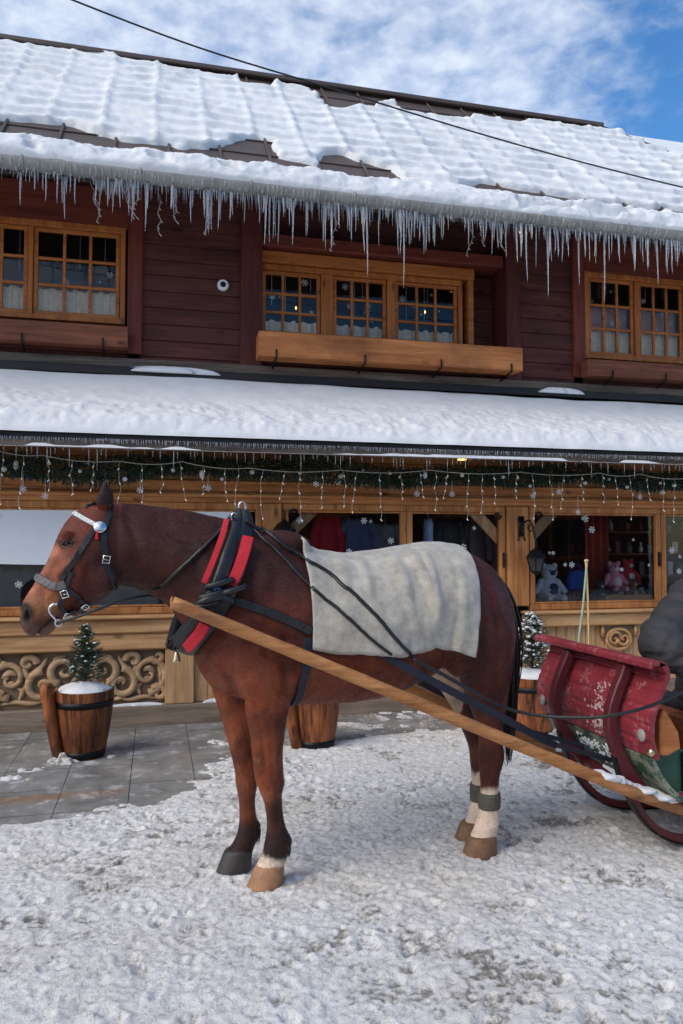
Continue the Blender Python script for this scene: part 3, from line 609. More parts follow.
spiral(mb, c.x-.045, c.z+.02, .075, 0, 1.2, 1, .017, .01, VS-.03); spiral(mb, c.x+.055, c.z+.02, .06, PI, 1.2, 1, .017, .01, VS-.03)
for dx in (-.19, .17): mb.box(c.x+dx, c.x+dx+.025, VS-.05, VS-.015, .6, .718)
obj('carved_ring', mb, M['ledge'], house, smooth=True)
mb = MB(); mb.box(c.x-.164, c.x+.169, VS-.025, VS-.014, .56, .717); obj('carved_back', mb, M['carvedback'], house)
# posts between bays
mb = MB()
for a, b_ in ((262, 281), (506, 527)): mb.box(X_(a), X_(b_), VS-.045, VS+.08, .17 if a < 300 else .916, 1.853)
objs('bay_post', mb, M['shopz'], house, bevel=.008)
# shop windows: frame > pane, brace
def shopwin(a, b, z0, z1, brace=None, glass=True):
    mb = MB(); f = .055; v = VS-.02
    mb.box(a, b, v, v+.07, z1-f, z1); mb.box(a, b, v, v+.07, z0, z0+f); mb.box(a, a+f, v, v+.07, z0+f, z1-f); mb.box(b-f, b, v, v+.07, z0+f, z1-f)
    i = .02
    mb.box(a+f, b-f, v+.02, v+.05, z1-f-i, z1-f); mb.box(a+f, b-f, v+.02, v+.05, z0+f, z0+f+i)
    fr = obj('shop_window', mb, M['shopz'], house, bevel=.006)
    g = MB().add([(a+f, v+.04, z0+f), (b-f, v+.04, z0+f), (b-f, v+.04, z1-f), (a+f, v+.04, z1-f)], [(0, 1, 2, 3)]); obj('pane', g, M['glass'], fr)
    for sd_ in (brace or ()):
        bm = MB(); w_ = .10; s_ = .30
        x0 = a+f if sd_ == 'L' else b-f; d = 1 if sd_ == 'L' else -1
        P = [(x0, z1-f-s_), (x0, z1-f-s_+w_*1.5), (x0+d*(s_-w_*1.5), z1-f), (x0+d*s_, z1-f)]
        Q = [(x0+d*.0, z1-f-s_)]+[(x0+d*(s_*.5-.02), z1-f-s_*.5-.02)]
        vs_ = [(x, y, z) for y in (v+.065, v+.095) for x, z in P]; bm.add(vs_, [(0, 1, 2, 3), (7, 6, 5, 4), (0, 4, 5, 1), (1, 5, 6, 2), (2, 6, 7, 3), (3, 7, 4, 0)])
        obj('brace', bm, M['ledgez'], fr, bevel=.006)
        sc_ = MB(); spiral(sc_, x0+d*.035, z1-f-.03, .035, 0, 1.1, d, .011, .006, v-.005); obj('scroll_bracket', sc_, M['iron'], fr, smooth=True)
    f_ = MB()
    for _ in range(int(7*(b-a))+2): flake(f_, random.uniform(a+.1, b-.1), v+.034, random.uniform(z0+.25, z1-.1), random.choice((.015, .02, .03, .035)))
    objs('snowflake_print', f_, M['white'], fr)
    return fr
shopwin(-2.4, X_(262)-.003, .918, 1.853, glass=True)
xa, xb, xc, xd = X_(282), X_(406), X_(411), X_(505)
shopwin(xa, xb, .918, 1.853, 'L'); shopwin(xb+.004, xd, .918, 1.853, 'R')
xe, xf = X_(529), X_(660)
shopwin(xe, xf, .874, 1.853, 'L'); shopwin(xf+.006, 6.4, .874, 1.853, 'R')
mb = MB(); mb.box(xf-.04, xf-.02, VS-.045, VS-.02, 1.28, 1.42); mb.box(xb-.03+.9*0, xb-.015, VS-.045, VS-.02, 1.25, 1.38); mb.box(xd-.035, xd-.02, VS-.045, VS-.02, 1.28, 1.42); objs('window_handle', mb, M['iron'], house, bevel=.004)
# goods behind the glass
def garment(px, py, v, w_, h_, col, label, cat='coat', sleeves=True):
    c = at(px, py, v); m_ = plain('cloth_'+cat, col, .9, vary=.2, scale=12, bump=.4, bscale=25)
    mb = MB(); R = []
    for t, ww, dd in ((0, .25, .3), (.03, .72, .6), (.12, .98, .9), (.3, .9, 1), (.6, .92, 1), (1, 1.05, 1.1)):
        R.append([(c.x+w_*.5*ww*math.cos(a)*(1+.06*math.sin(5*a+7*t)), c.y+.07*dd*math.sin(a), c.z+h_*(.5-t)) for a in np.linspace(0, 2*PI, 21)[:-1]])
    mb.loft(R)
    if sleeves:
        for s_ in (-1, 1): mb.limb([(c.x+s_*w_*.42, c.y, c.z+h_*.4), (c.x+s_*w_*.62, c.y-.01, c.z+h_*.1), (c.x+s_*w_*.64, c.y-.02, c.z-h_*.2)], [.05, .045, .04], 10)
    mb.tube([(c.x, c.y, c.z+h_*.5-.01), (c.x, c.y, c.z+h_*.5+.08), (c.x, c.y+.02, 1.85)], .006, 6)
    return tag(obj('hanging_'+cat, mb, m_, None, smooth=True), label, cat)
garment(327, 541, 6.85, .20, .5, srgb(170, 34, 38), 'red coat hanging behind the shop window glass above the horse blanket', 'coat')
garment(357, 540, 6.86, .26, .42, srgb(70, 90, 120), 'blue grey coat hanging beside the red coat in the shop window', 'coat')
garment(385, 545, 6.88, .22, .4, srgb(96, 100, 108), 'grey jacket hanging in the shop window right of the blue grey coat', 'jacket')
garment(428, 546, 6.84, .10, .55, srgb(132, 154, 190), 'pale blue knitted scarf hanging inside the middle shop window', 'scarf', False)
garment(450, 545, 7.0, .24, .5, srgb(48, 46, 50), 'black coat hanging behind the middle shop window beside the blue scarf', 'coat')
garment(476, 548, 7.0, .22, .5, srgb(62, 60, 66), 'dark grey coat hanging near the diagonal brace of the middle shop window', 'coat')
mb = MB()
c0 = X_(572, 560, 7.0); 
mb.grid(np.stack([*(lambda U, Z: (U, 7.02+.025*np.sin(U*70), Z))(*np.meshgrid(np.linspace(c0+.15, c0+.42, 40), np.linspace(.9, 2.0, 5), indexing='ij'))], -1))
tag(obj('shop_curtain', mb, plain('rust_red_cloth', srgb(150, 58, 40), .9, vary=.25), None, smooth=True), 'rust red curtain hanging inside the right shop window', 'curtain')
sh = thing('display_shelf', 'wooden shelf unit full of small goods inside the right shop window', 'shelf', (5.1, 7.4, 0))
mb = MB(); 
for z in (.9, 1.14, 1.38, 1.62, 1.84): mb.box(4.3, 6.6, 7.3, 7.55, z, z+.02)
obj('board', mb, M['boxdark'], sh)
mb = MB(); 
for x in (4.27, 5.4, 6.6): mb.box(x, x+.025, 7.3, 7.55, 0, 1.9)
obj('upright', mb, M['boxdark'], sh)
cols = [(150, 60, 50), (190, 180, 170), (90, 70, 60), (60, 66, 90), (170, 130, 90), (120, 40, 60), (210, 200, 190), (80, 96, 80)]
gm_ = [plain('goods_%d' % i, srgb(*c_), .6, vary=.2) for i, c_ in enumerate(cols)]
def goods(kind, r, h):
    mb = MB()
    if kind == 0: mb.lathe((0, 0, 0), [(r*.9, 0), (r, h*.1), (r, h*.6), (r*.45, h*.8), (r*.4, h)], 12)
    elif kind == 1: mb.lathe((0, 0, 0), [(r*.6, 0), (r, h*.3), (r*.8, h*.55), (r*.3, h*.62), (r*.55, h*.8), (r*.4, h)], 12)
    else: mb.box(-r, r, -r*.7, r*.7, 0, h*.8); mb.box(-r*1.05, r*1.05, -r*.75, r*.75, h*.8, h)
    return mb
k = 0
for z in (.92, 1.16, 1.40, 1.64):
    x = 4.35
    while x < 6.4:
        o_ = obj(('jar', 'figurine', 'gift_box')[k % 3], goods(k % 3, random.uniform(.025, .045), random.uniform(.08, .16)), random.choice(gm_), None, smooth=(k % 3 < 2)); o_.location = (x, 7.36+random.uniform(0, .08), z+.001)
        tag(o_, 'small souvenir standing on the shelf inside the right shop window', 'souvenir', 'souvenirs on the shop shelf'); x += random.uniform(.10, .15); k += 1
def plush(px, py, v, s, body, belly, label):
    c = at(px, py, v); t = thing('plush_toy', label, 'plush toy', (c.x, c.y, c.z-.14*s)); z = c.z-.14*s
    mb = MB(); mb.lathe((c.x, c.y, z), [(.05*s, 0), (.085*s, .03*s), (.09*s, .09*s), (.065*s, .15*s), (.05*s, .17*s), (.068*s, .21*s), (.06*s, .25*s), (.03*s, .275*s), (.008, .28*s)], 16)
    for a in (-1, 1): mb.limb([(c.x+a*.07*s, c.y, z+.14*s), (c.x+a*.12*s, c.y-.03, z+.07*s)], [.03*s, .025*s], 8); mb.limb([(c.x+a*.045*s, c.y-.05*s, z+.02*s), (c.x+a*.06*s, c.y-.12*s, z+.02*s)], [.032*s, .03*s], 8); mb.ball((c.x+a*.05*s, c.y, z+.27*s), .025*s, 8)
    obj('body', mb, plain('plush_fur', body, .95, vary=.15, scale=40, bump=.5, bscale=120), t, smooth=True)
    mb = MB(); mb.ball((c.x, c.y-.06*s, z+.08*s), .05*s, 10, (1, .7, 1.2)); mb.ball((c.x, c.y-.05*s, z+.215*s), .03*s, 10, (1, .8, .8)); obj('belly', mb, plain('plush_belly', belly, .95, vary=.1), t, smooth=True)
    mb = MB(); 
    for a in (-1, 1): mb.ball((c.x+a*.025*s, c.y-.062*s, z+.235*s), .008*s, 6)
    obj('eye', mb, M['eye'], t, smooth=True)
plush(549, 582, 6.82, 1.25, srgb(214, 218, 226), srgb(60, 70, 110), 'white and navy plush toy in the lower left corner of the right shop window')
plush(614, 576, 6.86, 1.0, srgb(226, 150, 166), srgb(236, 226, 226), 'pink plush toy in the middle of the right shop window')
plush(628, 572, 6.95, .9, srgb(200, 60, 70), srgb(236, 226, 226), 'red and white plush toy behind the pink plush toy')
plush(633, 590, 6.84, .8, srgb(120, 92, 70), srgb(190, 170, 150), 'brown plush toy low in the right shop window near the sill')
plush(600, 592, 6.82, .8, srgb(70, 66, 72), srgb(170, 166, 166), 'dark grey plush toy in front of the rust red curtain')
def bag(px, py, v, s, col, label):
    c = at(px, py, v); mb = MB(); R = []
    for z, ww in ((-.5, .8), (-.42, 1), (0, .98), (.35, .8), (.5, .5)): R.append([(c.x+.11*s*ww*math.copysign(abs(math.cos(a))**.6, math.cos(a)), c.y+.06*s*ww*math.copysign(abs(math.sin(a))**.6, math.sin(a)), c.z+.2*s*z) for a in np.linspace(0, 2*PI, 17)[:-1]])
    mb.loft(R); mb.tube([(c.x+.05*s*math.cos(a), c.y, c.z+.1*s+.06*s*math.sin(a)) for a in np.linspace(0, PI, 9)], .008, 6)
    tag(obj('bag', mb, plain('bag_cloth', col, .8, vary=.2, bump=.3), None, smooth=True), label, 'bag')
bag(576, 580, 6.84, 1.0, srgb(40, 84, 160), 'bright blue bag beside the white plush toy in the shop window')
cr = at(628, 600, 6.68); tb = MB(); tb.box(cr.x-.26, cr.x+.3, 6.665, 6.685, cr.z-.04, cr.z+.05); tb.box(cr.x-.26, cr.x+.3, 6.83, 6.85, cr.z-.04, cr.z+.05); tb.box(cr.x-.26, cr.x-.24, 6.686, 6.829, cr.z-.04, cr.z+.05); tb.box(cr.x+.28, cr.x+.3, 6.686, 6.829, cr.z-.04, cr.z+.05); tb.box(cr.x-.239, cr.x+.279, 6.686, 6.829, cr.z-.04, cr.z-.03)
tag(obj('wooden_tray', tb, M['ledge'], None, bevel=.004), 'low wooden tray on the sill inside the right shop window', 'tray')
# pale sheet and arched grey panel imitate reflections in the left window
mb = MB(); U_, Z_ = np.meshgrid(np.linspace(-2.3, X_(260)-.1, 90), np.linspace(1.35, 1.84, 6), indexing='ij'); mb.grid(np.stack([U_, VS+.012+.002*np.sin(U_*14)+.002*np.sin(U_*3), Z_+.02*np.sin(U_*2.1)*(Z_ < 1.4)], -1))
tag(obj('pale_reflection_sheet', mb, plain('pale_grey_reflection', srgb(232, 234, 236), .9, vary=.03), None, smooth=True), 'pale grey sheet imitating a reflection in the left shop window', 'pale_reflection')
mb = MB(); mb.box(-2.2, .7, 6.75, 6.80, .3, 1.34); tag(obj('grey_reflection', mb, plain('grey_reflection_paint', srgb(150, 148, 142), .7), None, bevel=.01), 'grey panel imitating a reflection low in the left shop window', 'grey_reflection')
mb = MB()
for x in (-.85, .25):
    pts = [(x-.22, .9)]+[(x+.22*math.cos(a), 1.1+.14*math.sin(a)) for a in np.linspace(PI, 0, 12)]+[(x+.22, .9)]
    mb.loft([[(a, y, z) for a, z in pts] for y in (6.715, 6.748)])
o_ = obj('reflected_arch', mb, M['iron'], bpy.data.objects['grey_reflection'], bevel=.004)
# ------------------------------------------------------------------ snow and ice on the house
def px_of(P):                              # arrays of world points -> picture coordinates (used to trace bare patches of the roof)
    q = P-np.array(EYEP); d = q @ np.array(FW); return 341.5+FPX*(q @ np.array(RT))/d, 512-FPX*(q @ np.array(UP))/d
us = np.arange(-6.5, UE, .028); ss = np.linspace(.03, 1.012, 190); U_, S_ = np.meshgrid(us, ss, indexing='ij')
hipx = (U_-UR)/2.5; inside = S_ < np.where(U_ > UR, 1-hipx, 2)
B0 = np.array(rf(0, 0)); B1 = np.array(rf(0, 1)-rf(0, 0)); nn = np.array(nrm)
Pp = B0+S_[..., None]*B1; Pp[..., 0] = U_
wp = .16*(fbm(U_*3.2, S_*10, 3)-.5); wq = .06*(fbm(U_*4+9, S_*12, 3)-.5)
Pq = B0+(S_+wq)[..., None]*B1; Pq[..., 0] = U_+wp
gx_, gy_ = px_of(Pq)
bareR = np.zeros(U_.shape, bool)
for poly in ([(-260, -40), (-40, 33), (0, 45), (50, 50), (100, 57), (150, 68), (200, 75), (240, 83), (246, 88), (300, 90), (318, 99), (324, 110), (345, 112), (391, 108), (406, 117), (436, 118), (480, 121), (526, 124), (596, 133), (620, 100), (340, 60), (0, 0)],
             [(-300, 90), (0, 122), (40, 124), (76, 129), (110, 138), (152, 145), (160, 148), (200, 150), (224, 144), (258, 140), (274, 146), (283, 158), (316, 168), (322, 155), (345, 158), (383, 166), (394, 173), (400, 179), (420, 187), (421, 200), (-300, 160)],
             [(455, 190), (480, 184), (540, 193), (600, 203), (690, 210), (800, 230), (800, 240), (690, 219), (540, 204)]): bareR |= inpoly(poly, gx_, gy_)
cover = blur((~bareR & inside).astype(float), 1)
row = (S_*3.49+.03*np.sin(U_*1.7)+.16*(fbm(U_*2.2, S_*5, 3)-.5))/.262; fr_ = row-np.floor(row)
col_ = (U_+.05*(fbm(U_*1.2+3, S_*5, 2)-.5)+.03)/.44; fc = np.abs(col_-np.round(col_))
rip = (.02+.06*fbm(U_*1.6+7, S_*6, 3))*(1-fr_)**1.1*sstep(0, .16, fr_)+.03*np.exp(-(fc/.06)**2)*(.1+1.2*fbm(U_*4, S_*9, 2))
th = .035+rip+.03*(fbm(U_*7, S_*22, 3)-.5)+.012*(fbm(U_*25, S_*70, 2)-.5)
th = th*sstep(.3, .8, cover)-.03*(1-sstep(.15, .5, cover))
Z3 = Pp+th[..., None]*nn
me = fastgrid('roof_snow', Z3[..., 0], Z3[..., 1], Z3[..., 2]); tag(link('roof_snow', me, M['snow']), 'rippled sheet of snow lying on the steep upper roof', 'snow')
# berm on the gutter
us = np.arange(-6.5, 7.8, .018); an = np.linspace(0, 1, 34); U_, T_ = np.meshgrid(us, an, indexing='ij')
py_ = np.interp(T_, [0, .08, .2, .38, .55, .75, .9, 1], [5.985, 5.968, 5.985, 6.05, 6.13, 6.22, 6.29, 6.32]); pz_ = np.interp(T_, [0, .08, .2, .38, .55, .75, .9, 1], [4.40, 4.435, 4.50, 4.585, 4.635, 4.675, 4.68, 4.63])
lump = (.075*(fbm(U_*2.6, T_*2+1, 3)-.5)+.05*(fbm(U_*9, T_*6, 3)-.5)+.022*(fbm(U_*28, T_*16, 2)-.5))*np.sin(PI*np.clip(T_*1.02, 0, 1))**.5
hole = sstep(.60, .66, fbm(U_*3.4+40, T_*3+3, 3))*np.exp(-((T_-.30)/.12)**2)*(fbm(U_*.9, U_*0, 2) > .40)
off_ = lump-.085*hole
me = fastgrid('gutter_snow', U_, py_-off_*.75, pz_+off_*.66); tag(link('gutter_snow', me, M['snow']), 'lumpy bank of old snow along the upper gutter', 'snow')
# lower roof snow
us = np.arange(-6.0, 7.4, .02); ts = np.concatenate([np.linspace(0, .12, 18), np.linspace(.13, 1, 58)]); U_, T_ = np.meshgrid(us, ts, indexing='ij')
crust = sstep(.75, .2, T_+.25*(fbm(U_*1.3, T_*2, 2)-.5))
thk = (.115+.05*(fbm(U_*.9, T_*1.1, 3)-.5))*np.sqrt(np.clip(T_/.10, 0, 1))+crust*np.clip(T_/.05, 0, 1)*(.055*(fbm(U_*7, T_*8, 4)-.5)+.04*(fbm(U_*21, T_*22, 3)-.5)+.014*(fbm(U_*50, T_*50, 2)-.5))
ed = .03*(fbm(U_*3.2, U_*0+5, 3)-.5)*(1-T_)
YY = LE-.03+ed+(LT-LE+.0)*T_; ZZ = LZ+.004+sl*np.clip(YY-LE, 0, 2)+np.clip(thk, 0, 1)
ZZ -= sstep(.95, 1.0, T_)*(.0+.09*fbm(U_*.7+2, U_*0, 2)); ZZ -= .022*T_
me = fastgrid('canopy_snow', U_, YY, ZZ); tag(link('canopy_snow', me, M['snowlow']), 'thick smooth layer of snow on the lower canopy roof', 'snow')
def snowpatch(name, c, rx, ry, h, label, seed=0):
    mb = MB(); n, m_ = 12, 40; R = []
    th_ = np.linspace(0, 2*PI, m_, endpoint=False)
    for i in range(n+1):
        r = math.cos(i/n*PI/2); z = math.sin(i/n*PI/2)
        k_ = 1+.25*np.sin(th_*3+seed)+.15*np.sin(th_*7+seed*2)+.1*np.sin(th_*13+seed*5)
        R.append([(c[0]+rx*max(r, .01)*k_[j]*math.cos(th_[j]), c[1]+ry*max(r, .01)*k_[j]*math.sin(th_[j]), c[2]+h*z*(1+.2*math.sin(5*th_[j]+seed)*r)) for j in range(m_)])
    mb.loft(R); return tag(obj(name, mb, M['snow'], None, smooth=True), label, 'snow')
c = at(170, 370, 6.93); snowpatch('snow_patch', (c.x, 6.93, 3.03), .36, .035, .06, 'thin strip of snow on the board above the lower roof at left', 1)
c = at(558, 392, 6.93); snowpatch('snow_patch', (c.x, 6.93, 3.03), .22, .03, .06, 'thin strip of snow below the boards left of the upper right window', 2)
c = onz(210, 697, .165); snowpatch('snow_patch', (c.x+.03, 6.575, .162), .09, .022, .03, 'small white snow strip on the plinth beside the horse chest', 3)
c = onz(140, 708, .165); snowpatch('snow_patch', (c.x, 6.575, .162), .2, .022, .025, 'long thin snow strip on the plinth behind the barrel with the fir', 4)
c = onz(345, 708, .165); snowpatch('snow_patch', (c.x+.25, 6.575, .162), .3, .022, .025, 'thin snow strip on the plinth seen under the horse belly', 5)
# icicles
def icicle_mesh(i):
    mb = MB(); n = 14; R = []; wob = random.uniform(0, 9)
    for k in range(n+1):
        t = k/n; r = (.0068*(1-t)**.7+.0010)*(1+.16*math.sin(t*40+wob)); R.append([(r*math.cos(a)+.006*t*math.sin(wob+3*t), r*math.sin(a)+.006*t*math.cos(wob+2*t), -t) for a in np.linspace(0, 2*PI, 9)[:-1]])
    mb.loft(R); me = mb.mesh('icicle'); fixn(me); me.polygons.foreach_set('use_smooth', [True]*len(me.polygons)); me.materials.append(M['ice']); return me
IM = [icicle_mesh(i) for i in range(8)]
def icicle(x, L, wd=1, lab='slender clear icicle hanging in the row under the upper gutter', grp='icicles under the upper gutter'):
    o = bpy.data.objects.new('icicle', random.choice(IM)); C.objects.link(o); o.location = (x, GV+random.uniform(-.035, .03), GZ-.062); o.scale = (wd, wd, L); o.rotation_euler = (0, 0, random.uniform(0, 6)); tag(o, lab, 'icicle', grp); return o
x = X_(18, 180, 6.055); n_ic = 0
while n_ic < 285 and x < 5.3:
    d = float(fbm(np.array([x*1.7+.3]), np.array([2.2]), 2)[0]); xp = x
    dens = .012+.022*max(0, .58-d)*2
    L = (.05+.30*random.random()**1.6)*(.55+1.0*d)
    icicle(x, L, random.uniform(.7, 1.35)*(.75+L)); n_ic += 1; x += dens*random.uniform(.5, 1.6)+(random.uniform(.03, .09) if random.random() < .1 else 0)
for px, ytop, yb, lab in ((403, 215, 288, 'longest icicle, hanging right of the middle of the gutter'), (366, 210, 277, 'long icicle just left of the longest icicle'), (293, 203, 245, 'long icicle above the left sash of the recessed middle window'), (549, 228, 296, 'long icicle hanging against the boards right of the recessed windows'), (606, 233, 300, 'long icicle hanging in front of the upper right window'), (64, 178, 217, 'long thin icicle over the upper left window'), (265, 200, 246, 'long icicle beside the dark post left of the recessed windows'), (657, 238, 284, 'long icicle near the right end of the gutter in view'), (580, 232, 284, 'long icicle at the red brown trim of the upper right window'), (525, 228, 282, 'long icicle just right of the recessed niche')):
    p = at(px, yb, 6.055); icicle(p.x, GZ-.05-p.z, 1.25, lab, None)
# past the icicles one can tell apart: fine short ice and frozen drips on the gutter face
mb = MB(); x = -1.2
while x < 5.3:
    d = float(fbm(np.array([x*1.7+.3]), np.array([2.2]), 2)[0]); L = random.uniform(.02, .14)*(.4+1.2*d); r = random.uniform(.0025, .005); y = GV+random.uniform(-.04, .03)
    mb.lathe((x, y, GZ-.066-L), [(.0006, 0), (r*.55, L*.45), (r, L*.85), (r*1.5, L+.012)], 6); x += random.uniform(.008, .028)
x = -1.2
while x < 5.3:
    a0 = PI*random.uniform(1.0, 1.15); a1 = PI*random.uniform(1.3, 1.5); mb.tube([(x+.004*math.sin(k), GV+.071*math.cos(a0+(a1-a0)*k/6), GZ+.071*math.sin(a0+(a1-a0)*k/6)) for k in range(7)], [random.uniform(.003, .009) for k in range(7)], 6); x += random.uniform(.015, .07)
tag(obj('ice_fringe', mb, M['ice'], None, smooth=True), 'short fine icicles and frozen drips along the upper gutter', 'icicle fringe', kind='stuff')
# little fringe of ice on the lower eave
mb = MB()
x = -1.3
while x < 5.0:
    L = random.uniform(.015, .05); r = random.uniform(.003, .006); mb.lathe((x, LE-.004, LZ-.032-L), [(.0008, 0), (r*.6, L*.5), (r, L)], 6); x += random.uniform(.009, .022)
x = -1.3
while x < 5.0:
    L = random.uniform(.02, .10)*(1 if random.random() < .8 else 1.8); r = random.uniform(.003, .005); mb.lathe((x, LE+.008, LZ-.10-L), [(.0008, 0), (r*.6, L*.5), (r, L)], 6); x += random.uniform(.02, .10)
tag(obj('icicle_fringe', mb, M['ice'], None, smooth=True), 'fine fringe of tiny icicles along the edge of the lower canopy', 'icicle fringe', kind='stuff')
mb = MB()
c0 = -1.4
us = np.arange(-1.6, 5.4, .02); an = np.linspace(0, PI, 9); U_, T_ = np.meshgrid(us, an, indexing='ij'); hh = .028*sstep(.48, .62, fbm(U_*1.6, U_*0+8, 3))
me = fastgrid('fascia_snow', U_, LE+.018-.03*np.cos(T_), LZ-.097+hh*np.sin(T_)-.004); tag(link('fascia_snow', me, M['snow']), 'thin broken line of snow on the canopy fascia board', 'snow')
# house added across the street, unseen behind the viewer, to darken window reflections
oh = thing('unseen_timber_house', 'unseen dark timber house with snowy roof added across the street to darken reflections', 'building', (1, -9, 0))
mb = MB(); boards(mb, -14, 16, 0, 4.2, -9.0, .2); 
for i in range(len(mb.v)): x, y, z = mb.v[i]; mb.v[i] = (x, -18-y, z)
obj('wall', mb, M['wall'], oh)
mb = MB(); mb.box(-14.3, 16.3, -14.0, -8.4, 4.2, 4.3); mb.add([(-14.5, -8.3, 4.3), (16.5, -8.3, 4.3), (16.5, -12, 6.8), (-14.5, -12, 6.8)], [(0, 1, 2, 3)]); obj('roof', mb, M['snow'], oh)
for x in (-11, -7, -3, 1, 5, 9, 13):
    mb = MB(); mb.box(x-.7, x+.7, -9.02, -8.93, 1.0, 2.4); f_ = obj('window', mb, M['orangez'], oh); mb = MB(); mb.box(x-.6, x+.6, -8.928, -8.92, 1.1, 2.3); obj('pane', mb, M['black'], f_)
# ------------------------------------------------------------------ the horse
def ring2(P1, P2, hw, b=0, n=28, kt=0, kb=0, ex=1.0):     # P1 top/front px, P2 bottom/back px
    p, q = PH(P1[0], P1[1], b), PH(P2[0], P2[1], b); c = (p+q)/2; e = (p-q)/2; R = []
    for j in range(n):
        t = 2*PI*j/n; s_, c_ = math.sin(t), math.cos(t)
        k = 1-(kt*max(0, s_)**1.5 if s_ > 0 else kb*max(0, -s_)**1.5)
        R.append(c+e*(math.copysign(abs(s_)**ex, s_))+HB*(hw*k*math.copysign(abs(c_)**ex, c_)))
    return R
hm = MB()
T = [(505, 600, 632, .06), (501, 585, 645, .12), (494, 573, 662, .185), (484, 563, 676, .225), (470, 554, 680, .255), (456, 549, 672, .275), (440, 547, 664, .29), (420, 547, 678, .30), (395, 551, 691, .31), (370, 556, 698, .32), (345, 558, 701, .32),
     (318, 555, 703, .31), (292, 543, 703, .29), (268, 533, 702, .265), (246, 525, 700, .245), (226, 523, 694, .22), (210, 530, 686, .185), (200, 545, 672, .145), (193, 566, 655, .09)]
hm.loft([ring2((x, a), (x, b), w_, kt=.18, kb=.12, ex=.94) for x, a, b, w_ in T])
NK = [((275, 535), (214, 672), .18), ((252, 527), (200, 655), .175), ((230, 519.5), (186, 632), .16), ((210, 515), (174, 612), .138), ((188, 510), (162, 600), .122), ((163, 506.5), (150, 594), .108), ((138, 504), (133, 588), .098), ((120, 502), (120, 586), .09), ((110, 504), (110, 590), .08)]
hm.loft([ring2(a, b, w_, kt=.50, kb=.2) for a, b, w_ in NK])
HD = [((118, 503), (122, 574), .07), ((108, 501), (117, 586), .088), ((95, 503), (111, 594), .098), ((82, 507.5), (105, 598), .104), ((73, 513), (100, 601.5), .107), ((65, 522), (94, 606), .106), ((58.5, 534), (87, 609.5), .100), ((53, 547), (80, 612.5), .088), ((46.5, 561), (72, 614.5), .074), ((39, 573.5), (64, 618), .064), ((31.5, 586), (58, 624), .057), ((25, 596.5), (55, 630), .055), ((20.5, 606), (51, 634.5), .055), ((19, 615), (45, 637), .053), ((20, 624), (36, 637), .046), ((23, 631), (30, 636), .028)]
hm.loft([ring2(a, b, w_, kt=.32, kb=.30) for a, b, w_ in HD])
# cheek disc, brow bones, nostril rims
for s_ in (-1, 1):
    p = PH(101, 576, s_*.055); hm.ball(p, .082, 16, (.9, .55, 1.0))
    p = PH(66, 534, s_*.078); hm.ball(p, .026, 12, (1.0, .55, .7))
    p = PH(28, 613, s_*.036); hm.ball(p, .031, 12, (.8, .7, 1.2))
    # ear
    eb, et = PH(104, 507, s_*.055), PH(104.5, 480.5, s_*.065); R = []
    for k in range(11):
        t = k/10; w_ = .032*math.sin(PI*min(1, .22+.78*t)**.9)*(1.12-.35*t)+.006; c_ = eb.lerp(et, t)+HA*(.006*math.sin(PI*t))
        R.append([c_+HA*(w_*math.cos(a))+HB*(.017*(1-.4*t)*math.sin(a)) for a in np.linspace(0, 2*PI, 13)[:-1]])
    hm.loft(R)
def leg(rows, b_at):
    hm.loft([ring2((f, y), (k, y), ry, b, n=20) for (f, k, y, ry, b) in rows])
leg([(222, 292, 655, .10, -0.150), (232, 293, 680, .10, -0.145), (241, 291, 697, .095, -0.138), (246.5, 287, 716, .08, -0.121), (250, 284, 738, .068, -0.103), (252.5, 282.5, 758, .060, -0.091), (254.5, 283, 772, .057, -0.082), (255.3, 284.8, 782, .058, -0.073), (259.8, 282, 793, .052, -0.067), (264, 282.5, 803, .044, -0.061), (266, 283, 815, .040, -0.057), (267, 286, 827, .041, -0.055), (265.5, 292.5, 839, .046, -0.055), (263.5, 289.5, 850, .045, -0.055), (260, 286, 858, .044, -0.055), (257, 283.5, 866, .050, -0.055), (254, 282, 876, .050, -0.055)], -.1)
leg([(205, 270, 660, .10, 0.150), (210, 268, 684, .10, 0.145), (216, 264, 702, .09, 0.144), (222, 261.5, 722, .078, 0.140), (228, 259, 742, .066, 0.136), (232, 257, 760, .059, 0.134), (235, 256, 774, .056, 0.134), (235.2, 257.5, 783, .057, 0.134), (237.5, 255.5, 794, .052, 0.134), (239.3, 255, 804, .043, 0.135), (239.8, 256, 815, .040, 0.138), (239, 259.5, 826, .041, 0.140), (237, 258.5, 836, .045, 0.140), (232, 255, 844, .044, 0.140), (227.5, 252, 852, .048, 0.140), (223, 250, 862, .05, 0.140)], .1)
leg([(440, 512, 610, .12, -0.130), (444, 513, 634, .135, -0.140), (452, 511.5, 655, .13, -0.140), (460.5, 508.5, 676, .115, -0.135), (467.5, 505, 695, .098, -0.129), (473, 503, 712, .082, -0.115), (478.5, 499.5, 728, .068, -0.103), (480.2, 501.2, 742, .058, -0.095), (479.5, 503.5, 753, .055, -0.089), (479.5, 502.5, 762, .053, -0.083), (480.5, 498.8, 773, .047, -0.079), (481, 498, 783, .042, -0.075), (481, 497.5, 800, .040, -0.070), (479.5, 498, 813, .042, -0.067), (476.5, 498, 823, .045, -0.065), (473.5, 496, 831, .045, -0.065), (470, 494.5, 838, .050, -0.065), (468, 494, 848, .05, -0.065)], -.1)
